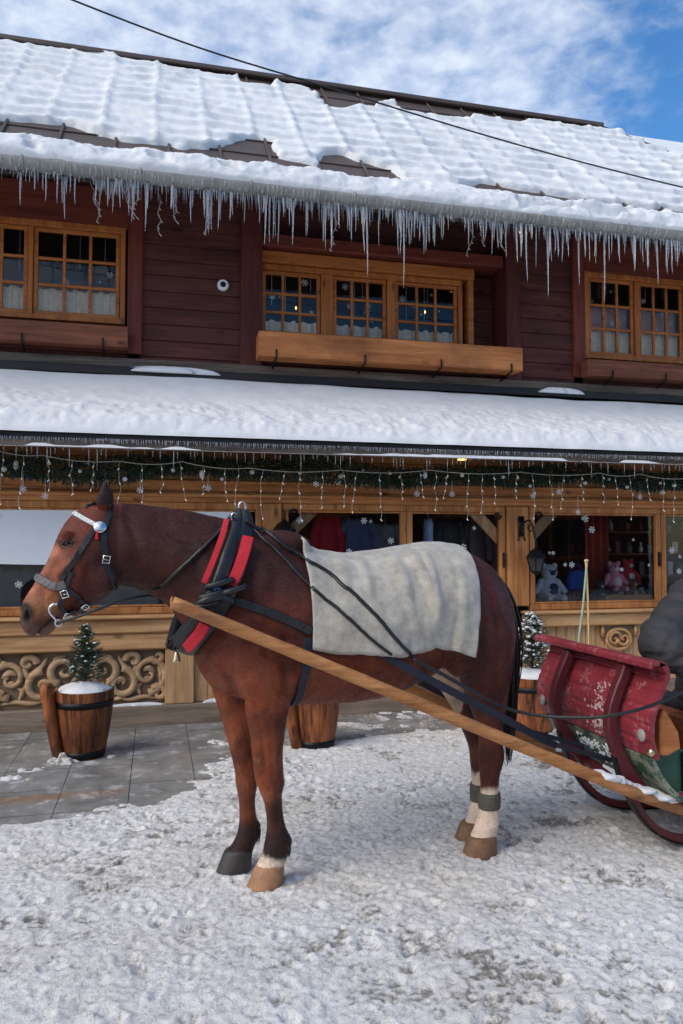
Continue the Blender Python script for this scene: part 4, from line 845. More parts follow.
leg([(424, 500, 640, .13, 0.130), (426, 500, 664, .125, 0.135), (438, 499, 684, .11, 0.130), (449, 498, 702, .095, 0.127), (458, 495, 718, .08, 0.122), (464.5, 494, 734, .066, 0.117), (469.5, 494.5, 748, .057, 0.114), (471, 492, 758, .053, 0.110), (472, 489.5, 769, .046, 0.112), (472.5, 488.5, 782, .042, 0.114), (472.5, 488, 798, .040, 0.117), (471, 488, 808, .042, 0.118), (468, 487, 816, .044, 0.119), (465, 485.5, 823, .046, 0.120), (462, 484, 832, .048, 0.120)], .1)
# muscle masses
for px, py, b, r, sc_ in ((246, 640, -.16, .13, (.9, .75, 1.5)), (262, 600, -.17, .12, (.8, .6, 1.4)), (281, 676, -.17, .085, (1, .7, 1.1)), (222, 655, -.10, .085, (.8, .9, 1.3)), (219, 660, .10, .085, (.8, .9, 1.3)), (474, 616, -.160, .155, (1.0, .62, 1.35)), (455, 650, -.175, .10, (.8, .6, 1.3)), (492, 655, -.13, .085, (.6, .7, 1.6)), (350, 640, -.22, .19, (2.0, .55, 1.0)), (276, 545, -.05, .11, (1.5, .8, .6))):
    p = PH(px, py, b); hm.ball(p, r, 16, sc_)
hme = remesh(hm, .0100, 6, .5)
a = coords(hme).astype(np.float64)
q = a-np.array(HO); la = q @ np.array(HA); lb = q @ np.array(HB); lz = q[:, 2]
no = np.empty(len(a)*3, np.float32); hme.vertices.foreach_get('normal', no); no = no.reshape(-1, 3).astype(np.float64)
def segd(P, b=None):                       # distance in the (a,z) plane to a polyline given in picture points
    L = [loc(PH(x, y, b or 0)) for x, y in P]; d = np.full(len(la), 9.)
    for p, r in zip(L[:-1], L[1:]):
        vx, vz = r.x-p.x, r.z-p.z; t = np.clip(((la-p.x)*vx+(lz-p.z)*vz)/(vx*vx+vz*vz), 0, 1); d = np.minimum(d, np.hypot(la-p.x-t*vx, lz-p.z-t*vz))
    return d
head = la < loc(PH(120, 540)).x
# mouth line, nostril, eye socket, cheek edge, tendon and shoulder grooves
disp = np.zeros(len(la))
disp -= .016*np.exp(-(segd([(37, 640), (40.5, 630), (49, 622.5), (57, 618.5)], -.04)/.007)**2)*head
disp -= .022*np.exp(-(segd([(25.5, 608.5), (27, 614), (27.5, 618)], -.05)/.011)**2)*head
disp += .004*np.exp(-((segd([(22, 610), (25, 603), (30, 606), (31.5, 614)], -.05)-.0)/.006)**2)*head
disp -= .007*np.exp(-(segd([(63.5, 545), (70, 543)], -.09)/.010)**2)*head
disp += .008*np.exp(-(segd([(60, 541), (67, 537.5), (74, 540.5)], -.09)/.007)**2)*head
disp += .011*np.exp(-(segd([(76, 556), (58, 576)], -.09)/.009)**2)*head-.008*np.exp(-(segd([(60, 556), (48, 578)], -.08)/.014)**2)*head+.005*np.exp(-(segd([(64, 560), (54, 590), (46, 600)], -.08)/.005)**2)*head
disp -= .010*np.exp(-(segd([(88, 566), (84, 590), (78, 604)], -.09)/.014)**2)*head
near = lb < 0
def groove(P, b, amt, w_): 
    global disp
    disp = disp+amt*np.exp(-(segd(P, b)/w_)**2)*((lb < 0) if b < 0 else (lb > 0))
groove([(228, 650), (236, 690), (245, 712)], -.2, -.010, .020); groove([(205, 668), (222, 690), (240, 700)], -.1, -.012, .022)
groove([(252, 700), (262, 740), (266, 775)], -.15, -.005, .012); groove([(276, 790), (279, 830)], -.12, -.004, .007); groove([(268, 700), (274, 735), (276, 770)], -.15, .005, .012)
groove([(285, 640), (290, 690)], -.25, -.012, .022); groove([(440, 630), (448, 655), (462, 690)], -.25, -.012, .022); groove([(300, 690), (370, 688), (420, 672)], -.3, -.006, .03)
groove([(488, 600), (494, 650), (490, 700)], -.2, -.008, .025); groove([(490, 765), (489, 812)], -.12, -.004, .007)
groove([(160, 520), (190, 545), (200, 580)], -.15, -.006, .03); groove([(130, 560), (165, 585)], -.12, -.008, .015); groove([(128, 515), (140, 560)], -.1, -.006, .02)
disp += .006*(fbm(la*9+lb*5, lz*9-lb*4, 3)-.5)
a = a+no*disp[:, None]
# ear hollow
ez = loc(PH(104, 495)); 
setco(hme, a)
# coat: bay with black points and white socks
def mixc(c, d, t): return c*(1-t[:, None])+np.array(d)*t[:, None]
L3 = lambda r, g, b: np.array(srgb(r, g, b)[:3])
n1 = fbm(la*6+lb*3, lz*5+lb*2, 4); n2 = fbm(la*30+lb*17, lz*18, 3)
col = np.tile(L3(98, 44, 27), (len(la), 1))
col = mixc(col, L3(70, 27, 18), sstep(.4, .7, n1)*.7)
col = mixc(col, L3(136, 70, 38), np.clip(sstep(.15, .0, la)*sstep(1.15, .75, lz)*.75*sstep(.3, .6, n1+.1), 0, 1)*(~head))          # chest and breast, redder
necky = sstep(1.15, 1.35, lz)*(la < .35)*(~head); col = mixc(col, L3(46, 21, 18), .85*necky)
col = mixc(col, L3(64, 28, 24), .8*sstep(.85, 1.05, la)*sstep(.55, .8, lz))
col = mixc(col, L3(54, 25, 22), .6*sstep(.1, .25, la)*sstep(.5, .35, la)*sstep(1.0, 1.25, lz))
fore = (la < .45)
zz = lz+.05*(fbm(la*20, lb*20+lz*6, 3)-.5)
fl = fore*sstep(.78, .55, zz)
col = mixc(col, L3(126, 66, 38), fl*.6*sstep(.35, .6, n2))
kn = fore*sstep(.47, .38, zz); col = mixc(col, L3(50, 32, 26), kn*.5)
col = mixc(col, L3(26, 19, 18), fore*sstep(.25, .19, zz)*.88)
tendon = fore*sstep(.0, .03, la-(.06))*sstep(.5, .4, zz)*(lb < 0); col = mixc(col, L3(30, 20, 18), .6*tendon)
nearfore = fore & (lb < 0); col = mixc(col, L3(202, 190, 174), nearfore*sstep(.155, .135, zz))
hind = la > .75
col = mixc(col, L3(58, 25, 19), hind*sstep(.75, .5, zz)*.7)
hs = hind*np.where(lb < 0, sstep(.345, .315, zz-.10*(la-1.17)), sstep(.36, .33, zz)); col = mixc(col, L3(214, 200, 182), hs)
col = mixc(col, L3(176, 150, 126), hs*sstep(.10, .05, zz)*.8)
inner = (lb > .0)*(la > .7)*(la < 1.10)*sstep(.45, .6, lz)*sstep(1.06, .96, lz); col = mixc(col, L3(206, 184, 160), inner*.85)
belly = (la > .3)*(la < .9)*sstep(.82, .74, lz); col = mixc(col, L3(112, 74, 54), belly*.6)
# head markings, plus a painted highlight down the face front
d = segd([(24, 604), (36, 600), (46, 606)], -.05); col = mixc(col, L3(176, 122, 78), head*sstep(.085, .02, d)*.8)
d = segd([(60, 560), (45, 588)], -.08); col = mixc(col, L3(146, 84, 58), head*sstep(.06, .02, d)*.85)
d = segd([(55, 550), (26, 596)], 0); col = mixc(col, L3(178, 116, 88), head*sstep(.035, .005, d)*.85)  # highlight from eye to nose, painted into the coat
d = segd([(24, 628), (34, 633)], -.03); col = mixc(col, L3(96, 78, 74), head*sstep(.045, .02, d)*.8)
d = segd([(44, 632), (54, 628)], -.04); col = mixc(col, L3(150, 122, 98), head*sstep(.04, .015, d)*.7)
d = segd([(25.5, 608), (27, 612), (27.5, 618)], -.05); col = mixc(col, L3(12, 8, 8), head*sstep(.025, .017, d))
d = segd([(63, 545.5), (71, 543.5)], -.09); col = mixc(col, L3(38, 20, 18), head*sstep(.022, .008, d)*.9)
d = segd([(104, 484), (103, 503)], -.06); col = mixc(col, L3(22, 14, 15), head*(lz > loc(PH(100, 506)).z)*sstep(.06, .03, d)*.95)
col = mixc(col, L3(46, 20, 16), head*sstep(-.05, .05, la-loc(PH(84, 560)).x-.25*(lz-1.35))*.75*(lz < 1.62))
d = segd([(37, 640), (40.5, 630), (49, 622.5), (57, 618.5)], -.04); col = mixc(col, L3(36, 24, 24), head*sstep(.009, .004, d)*.8)
n3 = fbm(la*11+lb*6, lz*8+lb*5, 4); n4 = fbm(la*55+lb*30, lz*12, 3)
col = mixc(col, L3(44, 22, 20), sstep(.52, .72, n3)*.5*(1-hs)); col = mixc(col, L3(134, 80, 54), sstep(.5, .28, n3)*.28*(lz < 1.15)*(1-hs)*(1-.8*sstep(.27, .2, zz)))
col = mixc(col, L3(150, 92, 62), fore*sstep(.9, .7, lz)*sstep(.55, .75, n4)*.35*sstep(.3, .45, zz))
col *= (.78+.44*n2)[:, None]*(.86+.28*n4)[:, None]
col *= np.array([1.16, 1.06, 1.02]); colattr(hme, 'coat', np.clip(col, 0, 1))
hme.polygons.foreach_set('use_smooth', [True]*len(hme.polygons))
m, nt, P = newmat('bay_horse_coat')
at_n = N(nt, 'ShaderNodeAttribute', attribute_name='coat'); tc = N(nt, 'ShaderNodeTexCoord'); mp = N(nt, 'ShaderNodeMapping'); mp.inputs['Scale'].default_value = (70, 220, 220); mp.inputs['Rotation'].default_value = (0, .5, 0)
n1_ = N(nt, 'ShaderNodeTexNoise'); setin(n1_, Scale=1.0, Detail=5, Roughness=.7); nt.links.new(tc.outputs['Object'], mp.inputs[0]); nt.links.new(mp.outputs[0], n1_.inputs['Vector'])
hv = N(nt, 'ShaderNodeMix', data_type='RGBA', blend_type='MULTIPLY'); hv.inputs['Factor'].default_value = .6; rr_ = N(nt, 'ShaderNodeValToRGB'); e = rr_.color_ramp.elements; e[0].position = .3; e[0].color = (.35, .35, .35, 1); e[1].position = .7; e[1].color = (1.5, 1.5, 1.5, 1)
nt.links.new(n1_.outputs[0], rr_.inputs[0]); nt.links.new(at_n.outputs['Color'], hv.inputs['A']); nt.links.new(rr_.outputs[0], hv.inputs['B']); nt.links.new(hv.outputs['Result'], P.inputs['Base Color'])
setin(P, Roughness=.48); P.inputs['Specular IOR Level'].default_value = .3; P.inputs['Sheen Weight'].default_value = .02
b = N(nt, 'ShaderNodeBump'); setin(b, Strength=.6, Distance=.006); nt.links.new(n1_.outputs[0], b.inputs['Height']); nt.links.new(b.outputs[0], P.inputs['Normal'])
horse = thing('horse', 'tall bay draught horse with black tail and white hind socks standing on trodden snow', 'horse', (HO.x, HO.y, 0))
body = link('body', hme, m, horse, True)
bm = bmesh.new(); bm.from_mesh(hme); BV = BVHTree.FromBMesh(bm); bm.free()
def hit(px, py):
    d = ray(px, py).normalized(); h = BV.ray_cast(EYEP, d)
    return (h[0], h[1]) if h[0] is not None else (None, None)
def on(px, py, off=.006, b=-.1):
    p, n = hit(px, py)
    for k in range(1, 9):
        if p is None and px < 120: p, n = hit(px+k*.6, py+k*.25)
    if p is None: p, n = PH(px, py, b), -HB
    return p+n*off, n
# winter coat: short hairs lying along the body
def coat_hair(n, seed):
    g = np.random.default_rng(seed); hme.calc_loop_triangles(); nt_ = len(hme.loop_triangles); tv = np.empty(nt_*3, np.int32); hme.loop_triangles.foreach_get('vertices', tv); tv = tv.reshape(-1, 3); A = coords(hme).astype(float)
    ar = np.linalg.norm(np.cross(A[tv[:, 1]]-A[tv[:, 0]], A[tv[:, 2]]-A[tv[:, 0]]), axis=1); k = g.choice(nt_, n, p=ar/ar.sum()); w1 = np.sqrt(g.random(n)); w2 = g.random(n); W = np.stack([1-w1, w1*(1-w2), w1*w2], 1)
    T3 = tv[k]; P = (A[T3]*W[..., None]).sum(1); vn = np.empty(len(A)*3, np.float32); hme.vertices.foreach_get('normal', vn); vn = vn.reshape(-1, 3); Nn = (vn[T3]*W[..., None]).sum(1); Nn /= np.linalg.norm(Nn, axis=1)[:, None]+1e-9
    cc = (col[T3]*W[..., None]).sum(1); q = P-np.array(HO); pa = q @ np.array(HA); pz = q[:, 2]; ha = np.array(HA)
    hd = pa < loc(PH(118, 540)).x; lg = pz < .72; nk = (~hd) & (pa < .12) & (pz > 1.05)
    ca = np.where(hd, -.55, np.where(lg, .12, np.where(nk, .75, .8))); cz = np.where(hd, -.8, np.where(lg, -1, np.where(nk, -.6, -.6)))
    sw = 2.2*(fbm(pa*5+q[:, 1]*3, pz*5, 2)-.5)
    F = ha*(ca*np.cos(sw)-cz*np.sin(sw))[:, None]+np.array([0, 0, 1.])*(ca*np.sin(sw)+cz*np.cos(sw))[:, None]
    F -= Nn*(F*Nn).sum(1)[:, None]; F /= np.linalg.norm(F, axis=1)[:, None]+1e-9
    F = F+Nn*g.uniform(.08, .32, n)[:, None]+g.normal(0, .14, (n, 3)); S = np.cross(F, Nn); S /= np.linalg.norm(S, axis=1)[:, None]+1e-9
    L = g.uniform(.009, .019, n)*np.where(hd, .55, np.where(lg, .85, 1)); wd = g.uniform(.0008, .0016, n)
    V = np.stack([P-S*wd[:, None]-Nn*.001, P+S*wd[:, None]-Nn*.001, P+F*L[:, None]], 1).reshape(-1, 3); me = bpy.data.meshes.new('coat_hair'); me.vertices.add(n*3); me.vertices.foreach_set('co', V.astype(np.float32).ravel()); me.loops.add(n*3); me.loops.foreach_set('vertex_index', np.arange(n*3, dtype=np.int32)); me.polygons.add(n); me.polygons.foreach_set('loop_start', np.arange(0, n*3, 3, dtype=np.int32)); me.polygons.foreach_set('loop_total', np.full(n, 3, np.int32)); me.update(calc_edges=True)
    vary = np.exp(g.normal(.02, .24, n)); cc = np.clip(cc*vary[:, None]*np.array([1.08, 1.0, .95]), 0, 1); colattr(me, 'coat', np.repeat(cc, 3, 0)); return me
hm_, nt, P = newmat('bay_hair_strands'); an_ = N(nt, 'ShaderNodeAttribute', attribute_name='coat'); nt.links.new(an_.outputs['Color'], P.inputs['Base Color']); setin(P, Roughness=.55); P.inputs['Specular IOR Level'].default_value = .18
link('coat_hair', coat_hair(150000, 5), hm_, horse)
# hooves
def hoof(top, bot, b, mat, flare=1.06):
    (f0, k0, y0), (f1, k1, y1) = top, bot; mb = MB(); R = []
    for t, gr in ((-.12, .86), (0, 1.0), (.08, 1.02), (.5, 1.02), (.92, 1.03), (1, 1.0)):
        f_, k_, y_ = f0+(f1-f0)*t, k0+(k1-k0)*t, y0+(y1-y0)*t; p, r = PH(f_, y_, b), PH(k_, y_, b); c_ = (p+r)/2; e_ = (p-r)/2*gr; ry = abs(e_.dot(HA))*.82
        z = max(.010, c_.z+.012 if t < 1 else .010); R.append([Vector((c_.x, c_.y, z))+Vector((e_.x, e_.y, 0))*math.cos(q_)+HB*(ry*math.sin(q_)) for q_ in np.linspace(0, 2*PI, 25)[:-1]])
    mb.loft(R); obj('hoof', mb, mat, horse, smooth=True, bevel=0)
hoof((256, 284, 867), (247, 282.5, 888), -.055, M['hoof']); hoof((224, 252, 853), (216, 250.5, 874), .14, M['hoofdark'])
hoof((469, 495, 839), (464, 495, 856), -.065, M['hoofbrown']); hoof((461, 485, 825), (456, 485, 840.5), .12, M['hoofbrown'])
# hair fetlocks, mane, tail, eye
mb = MB()
for px, py, b in ((289, 838, -.055), (259, 826, .14)):
    for k in range(26):
        p = PH(px-2+random.uniform(-2, 1), py+random.uniform(-6, 4), b+random.uniform(-.03, .03)); L = random.uniform(.04, .08); mb.tube([p, p+HA*.012+Vector((0, 0, -L*.5)), p+HA*.008+Vector((0, 0, -L))], [.005, .004, .001], 5)
obj('fetlock_hair', mb, M['hair'], horse, smooth=True)
mb = MB(); r2 = random.Random(5)
crest = [(112, 502), (124, 502.5), (140, 504.5), (163, 506.5), (188, 510), (205, 513.5), (222, 518), (240, 522)]
cp = catmull([PH(x, y, 0) for x, y in crest], 16)
for p in cp:
    for k in range(5):
        s0 = p+Vector((0, 0, -.016))+HB*.012+HA*r2.uniform(-.012, .012)+HB*r2.uniform(-.015, .015); L = r2.uniform(.10, .2)
        mb.tube([s0, s0+HB*.03+Vector((0, 0, .003)), s0+HB*.085+Vector((0, 0, -L*.35))+HA*.01, s0+HB*.12+Vector((0, 0, -L))+HA*r2.uniform(-.01, .04)], [.007, .007, .006, .0015], 5)
for k in range(34):                          # forelock
    s0 = PH(99+r2.uniform(-6, 4), 503, r2.uniform(-.03, .05))+Vector((0, 0, .004)); L = r2.uniform(.06, .12); t0 = PH(97-L*130, 505+L*125, r2.uniform(-.045, .05)); mb.tube([s0, s0.lerp(t0, .5)-HA*.016+Vector((0, 0, .012)), t0-HA*.006], [.004, .004, .001], 5)
obj('mane', mb, M['hair'], horse, smooth=True)
mb = MB(); tp = [(494, 580), (500, 592), (506, 620), (509, 655), (509.5, 700), (509, 735), (509, 764)]
for k in range(170):
    o1, o2 = r2.gauss(0, 1), r2.gauss(0, 1); pts = []; e_ = r2.uniform(.62, 1.02)
    for i, (x, y) in enumerate(tp):
        t = i/6; w_ = (.018, .024, .032, .038, .036, .026, .010)[i]; p = PH(x, 580+(y-580)*e_, .04+.012*i); pts.append(p+HA*(o1*w_*.5)+HB*(o2*w_))
    mb.tube(catmull(pts, 3), [.008*(1-.85*j/18) for j in range(19)], 5)
obj('tail', mb, M['hair'], horse, smooth=True)
for s_ in (-1, 1):
    mb = MB(); p, n_ = on(66.5, 543.8, -.010); 
    if s_ > 0: l = loc(p); p = wor(l.x, -l.y, l.z)
    mb.ball(p, .017, 12); obj('eye', mb, M['eye'], horse, smooth=True)
    mb = MB(); q_ = [on(x, y, .001)[0] for x, y in ((62.2, 544.8), (64, 541.6), (67.5, 540.4), (71, 541.6), (72.5, 543.6))]
    q2 = [on(x, y, -.001)[0] for x, y in ((62.2, 545.2), (65, 547.3), (69, 546.8), (72.5, 544))]
    if s_ > 0: q_ = [wor(loc(p).x, -loc(p).y, loc(p).z) for p in q_]; q2 = [wor(loc(p).x, -loc(p).y, loc(p).z) for p in q2]
    mb.tube(catmull(q_, 4), [.003]+[.0055]*15+[.003, .003][:1], 8); mb.tube(catmull(q2, 4), [.003]+[.0045]*11+[.003], 8); obj('eyelid', mb, plain('dark_eyelid', srgb(54, 28, 24), .5), horse, smooth=True)
def legwrap(front, back, y0, y1, b, ry, lab):
    mb = MB(); R = []
    for k in range(9):
        t = k/8; y = y0+(y1-y0)*t; bulge = .004+.003*math.sin(PI*t)+.0016*(k % 2); p, r = PH(front, y, b), PH(back, y, b); c_ = (p+r)/2; rx = (p-r).length/2+bulge
        R.append([c_+HA*(rx*math.cos(q_))+HB*((ry+bulge)*math.sin(q_)) for q_ in np.linspace(0, 2*PI, 25)[:-1]])
    mb.loft(R); o_ = obj('leg_wrap', mb, M['wrap'], None, smooth=True); tag(o_, lab, 'leg wrap', 'leg wraps on the hind legs')
legwrap(480.5, 498, 792, 808, -.066, .043, 'grey bandage on the hind cannon nearest the viewer'); legwrap(472, 489, 783, 800, .118, .044, 'grey bandage on the farther hind leg, partly hidden')
# ------------------------------------------------------------------ blanket
def profile(aa, z_near, z_far, n=64, off=.016):
    zt = BV.ray_cast(wor(aa, 0, 3), Vector((0, 0, -1)))[0]
    if zt is None: return None
    zt = zt.z; pts = []
    for side, zb in ((-1, z_near), (1, z_far)):
        row = []; bm_ = 0
        for k in range(40):
            z = zt-.004-(zt-.004-zb)*(k/39)**1.6 if k < 39 else zb
            h = BV.ray_cast(wor(aa, side*1.2, z), -HB*side)[0]
            bb = abs(loc(h).y) if h is not None else bm_
            bb = max(bb, bm_); bm_ = bb-.0012; row.append((side*(bb+off), z))
        pts.append(row)
    full = pts[0][::-1]+[(0, zt+off)]+pts[1]
    P = np.array(full); d = np.r_[0, np.cumsum(np.hypot(*np.diff(P, axis=0).T))]; s = np.linspace(0, d[-1], n); return np.stack([np.interp(s, d, P[:, 0]), np.interp(s, d, P[:, 1])], 1)
def bl_bot(px):
    return np.interp(px, [297, 314, 390, 420, 434, 455, 470, 478], [652, 654.5, 657, 652, 648, 651.5, 655, 656])
cols_ = []
pxs = np.linspace(0, 1, 96)
aL0, aL1 = loc(PH(294, 545, 0)).x, loc(PH(313, 654, -.3)).x; aR0, aR1 = loc(PH(462, 550, 0)).x, loc(PH(469, 655, -.28)).x
G = []
for t in pxs:
    aa = aL0+(aR0-aL0)*t; pxm = 298+(480-298)*t
    zb = PH(pxm, bl_bot(pxm), -.32).z
    G.append((aa, profile(aa, zb, zb+.02)))
W_ = np.zeros((96, 64, 3)); 
for i, (aa, pr) in enumerate(G):
    if pr is None: pr = G[i-1][1]; G[i] = (aa, pr)
    for j in range(64):
        tt = j/63; dn = max(0, 1-tt*2)                       # 1 at the near hem, 0 at the spine
        l_ = aL0+(aL1-aL0)*dn; r_ = aR0+(aR1-aR0)*dn*.9; a2 = l_+(r_-l_)*pxs[i]
        W_[i, j] = (a2, pr[j, 0], pr[j, 1])
# follow the body at the shifted station as well
Tt, Dd = np.meshgrid(pxs, np.linspace(0, 1, 64), indexing='ij'); dn = np.clip(1-2*Dd, 0, 1)
fold = .020*np.exp(-((Tt-.60-.10*dn-.10*dn*dn)/.028)**2)*sstep(.05, .3, dn)*sstep(.95, .55, dn)+.016*np.exp(-((Tt-.50-.08*dn)/.03)**2)*sstep(.0, .25, dn)*sstep(.9, .4, dn)+.014*np.exp(-((Tt-.70-.03*dn)/.022)**2)*sstep(.0, .2, dn)*sstep(1, .5, dn)
fold += .012*np.exp(-((Tt-.22+.05*dn)/.03)**2)*sstep(.0, .2, dn)*sstep(.8, .3, dn)+.010*np.exp(-((Tt-.33)/.025)**2)*sstep(.0, .2, dn)*sstep(.7, .3, dn)
fold += .03*sstep(.85, .90, Tt)*dn*.8+.018*(fbm(Tt*4+dn*1.5, Dd*3, 3)-.5)+.006*(fbm(Tt*16, Dd*20, 3)-.5)
fold *= 1.35
W_[..., 1] -= fold*np.where(Dd < .5, 1, -1); W_[..., 2] += fold*.35*(1-dn)
W_[..., 2] += sstep(.85, 1, dn)*.018*(fbm(Tt*9, Dd*0+2, 3)-.5)
mb = MB(); mb.grid(np.stack([HO.x+W_[..., 0]*HA.x+W_[..., 1]*HB.x, HO.y+W_[..., 0]*HA.y+W_[..., 1]*HB.y, W_[..., 2]], -1))
m, nt, P = newmat('grey_wool_blanket'); setin(P, Roughness=.95); P.inputs['Sheen Weight'].default_value = .3
tc = N(nt, 'ShaderNodeTexCoord'); n1_ = N(nt, 'ShaderNodeTexNoise'); setin(n1_, Scale=160, Detail=4, Roughness=.8); n2_ = N(nt, 'ShaderNodeTexNoise'); setin(n2_, Scale=14, Detail=6, Roughness=.65)
for n_ in (n1_, n2_): nt.links.new(tc.outputs['Object'], n_.inputs['Vector'])
ma = N(nt, 'ShaderNodeMath', operation='MULTIPLY_ADD'); ma.inputs[1].default_value = .5; nt.links.new(n1_.outputs[0], ma.inputs[0]); nt.links.new(n2_.outputs[0], ma.inputs[2])
r = N(nt, 'ShaderNodeValToRGB'); e = r.color_ramp.elements; e[0].position = .52; e[0].color = srgb(136, 130, 120); e[1].position = .95; e[1].color = srgb(188, 182, 170); nt.links.new(ma.outputs[0], r.inputs[0]); nt.links.new(r.outputs[0], P.inputs['Base Color'])
b = N(nt, 'ShaderNodeBump'); setin(b, Strength=.6, Distance=.006); nt.links.new(ma.outputs[0], b.inputs['Height']); nt.links.new(b.outputs[0], P.inputs['Normal'])
bo = obj('blanket', mb, m, None, smooth=True); sd_ = bo.modifiers.new('t', 'SOLIDIFY'); sd_.thickness = .010; sd_.offset = 1
tag(bo, 'pale grey wool blanket draped over the back of the bay horse', 'blanket')
bmd = bo.data; bm = bmesh.new(); bm.from_mesh(bmd); BB = BVHTree.FromBMesh(bm); bm.free()
def on2(px, py, off=.012, b=-.3):            # first thing under the pixel: blanket or horse
    d = ray(px, py).normalized(); h1 = BB.ray_cast(EYEP, d); h2 = BV.ray_cast(EYEP, d); c_ = [h for h in (h1, h2) if h[0] is not None]
    if not c_: return PH(px, py, b), -HB
    h = min(c_, key=lambda h: h[3]); n_ = h[1]; n_ = -n_ if n_.dot(d) > 0 else n_; return h[0]+n_*off, n_
def strap(mb, P, w_, th_=.006, off=.008, f=None, n=8, b=-.1):
    D = catmull([Vector((x, y, 0)) for x, y in P], n); Q = [(f or on)(p.x, p.y, off, b) for p in D]
    mb.ribbon([p for p, n_ in Q], [n_ for p, n_ in Q], w_, th_)
def mirror(pts): return [wor(loc(p).x, -loc(p).y, loc(p).z) for p in pts]
# ------------------------------------------------------------------ collar
col_t = thing('horse_collar', 'black leather draught collar with red felt strips on the neck of the horse', 'horse collar', PH(178, 644, 0))
def loop(P, n=7):                             # near half from top to bottom, mirrored into a whole loop
    near_ = [PH(x, y, b) for x, y, b in P]; far = mirror(near_)[::-1]
    return catmull(near_+far[1:], n)
pad = [(244, 513, 0), (246, 524, -.07), (241, 545, -.150), (234, 568, -.205), (223, 595, -.222), (209, 618, -.20), (193, 638, -.13), (183, 648, 0)]
def band(P, w_, th_, mat, name, n=7):
    L = loop(P, n); c_ = sum((Vector(p) for p in L), Vector())/len(L); mb = MB(); NR = []
    for i, p in enumerate(L):
        t = (L[min(i+1, len(L)-1)]-L[max(i-1, 0)]).normalized(); q_ = (p-c_); NR.append((q_-t*q_.dot(t)).normalized())
    R = []
    ww = w_ if callable(w_) else (lambda u: w_)
    for i, p in enumerate(L):
        t = (L[min(i+1, len(L)-1)]-L[max(i-1, 0)]).normalized(); sd2 = t.cross(NR[i]).normalized(); W2 = ww(i/(len(L)-1))/2
        R.append([p+sd2*(W2*math.copysign(abs(math.cos(k))**.7, math.cos(k)))+NR[i]*(th_/2*math.copysign(abs(math.sin(k))**.7, math.sin(k))) for k in np.linspace(0, 2*PI, 17)[:-1]])
    mb.loft(R); return obj(name, mb, mat, col_t, smooth=True)
band(pad, lambda u: .05+.055*min(1, 5*min(u, 1-u)), .045, M['leather'], 'pad')
roll = [(238, 513, 0), (237, 522, -.08), (231, 543, -.165), (224.5, 565, -.222), (215, 590, -.242), (203, 611, -.222), (188, 630, -.15), (174, 645, 0)]
band(roll, lambda u: .035+.03*min(1, 5*min(u, 1-u)), .05, M['leather'], 'leather_roll')
def redstrip(P, w_, nm='felt_strip'):
    pts = catmull([PH(x, y, b) for x, y, b in P], 6); mb = MB(); NR = []
    for i, p in enumerate(pts): NR.append((-HB*1.0-HA*.25).normalized())
    mb.ribbon(pts, NR, w_, .014); mb.ribbon(mirror(pts), [Vector(n_).reflect(HB) for n_ in NR], w_, .014); return objs(nm, mb, M['red'], col_t)
redstrip([(226.5, 520, -.115), (222.5, 535, -.17), (215, 556, -.225), (209, 571, -.25), (204, 583, -.26)], .026)
redstrip([(248, 537, -.175), (244, 553, -.215), (238, 570, -.245), (231, 585, -.255)], .050)
redstrip([(205, 624, -.235), (199, 634, -.205), (190, 645, -.15), (186, 648, -.10)], .050)
mb = MB()
for x, y, b_ in ((219, 583, -.25), (213, 594, -.258), (206, 604, -.25), (232, 590, -.262)):
    p = PH(x, y, b_); ax_ = (HA*.55+Vector((0, 0, 1))).normalized(); mb.tube([p+HA*(.055*math.cos(k))+HB*(.035*math.sin(k)-.0)+Vector((0, 0, .014*math.cos(k))) for k in np.linspace(0, 2*PI, 17)[:-1]], .013, 8, closed=True)
strapP = [PH(x, y, b_) for x, y, b_ in ((196, 606, -.26), (204, 601, -.285), (214, 598, -.29), (224, 597, -.285), (232, 602, -.27))]; mb.tube(catmull(strapP, 5), .017, 8)
objs('tug_strap', mb, M['leather'], col_t, smooth=True)
mb = MB(); p = PH(242, 513, -.01)+Vector((0, 0, .015)); mb.tube([p+HA*(.016*math.cos(k))+Vector((0, 0, .024*math.sin(k)+.01)) for k in np.linspace(0, 2*PI, 21)[:-1]], .0042, 8, closed=True); p = PH(234, 517, -.07); mb.tube([p+HA*(.012*math.cos(k))+Vector((0, 0, .018*math.sin(k))) for k in np.linspace(0, 2*PI, 21)[:-1]], .0036, 8, closed=True); p = PH(190, 610, -.30); mb.tube([p+HA*(.014*math.cos(k))+Vector((0, 0, .014*math.sin(k))) for k in np.linspace(0, 2*PI, 21)[:-1]], .004, 8, closed=True)
objs('hame_ring', mb, M['metal'], col_t, smooth=True)
mb = MB(); mb.tube(catmull([PH(x, y, -.275) for x, y in ((214, 590), (218, 588), (222, 593), (223, 598), (219, 597))], 4), .006, 8); obj('cord_knot', mb, plain('blue_cord', srgb(60, 120, 170), .7), col_t, smooth=True)
mb = MB(); mb.tube(catmull([PH(x, y, b_) for x, y, b_ in ((168, 640, -.06), (167, 646, -.07), (172, 649, -.05), (178, 647, -.04))], 4), .007, 8); mb.tube([PH(172, 647, -.06), PH(176, 651, -.06)], .005, 6); obj('lower_strap', mb, M['leather'], col_t, smooth=True)
mb = MB(); p = PH(176.5, 651, -.06); mb.lathe(p+Vector((0, 0, -.046)), [(.0185, 0), (.0195, .002), (.016, .012), (.0125, .03), (.009, .04), (.003, .046), (.001, .047)], 20); mb.tube([p+HA*(.006*math.cos(k))+Vector((0, 0, .006*math.sin(k))) for k in np.linspace(0, 2*PI, 13)[:-1]], .002, 6, closed=True)
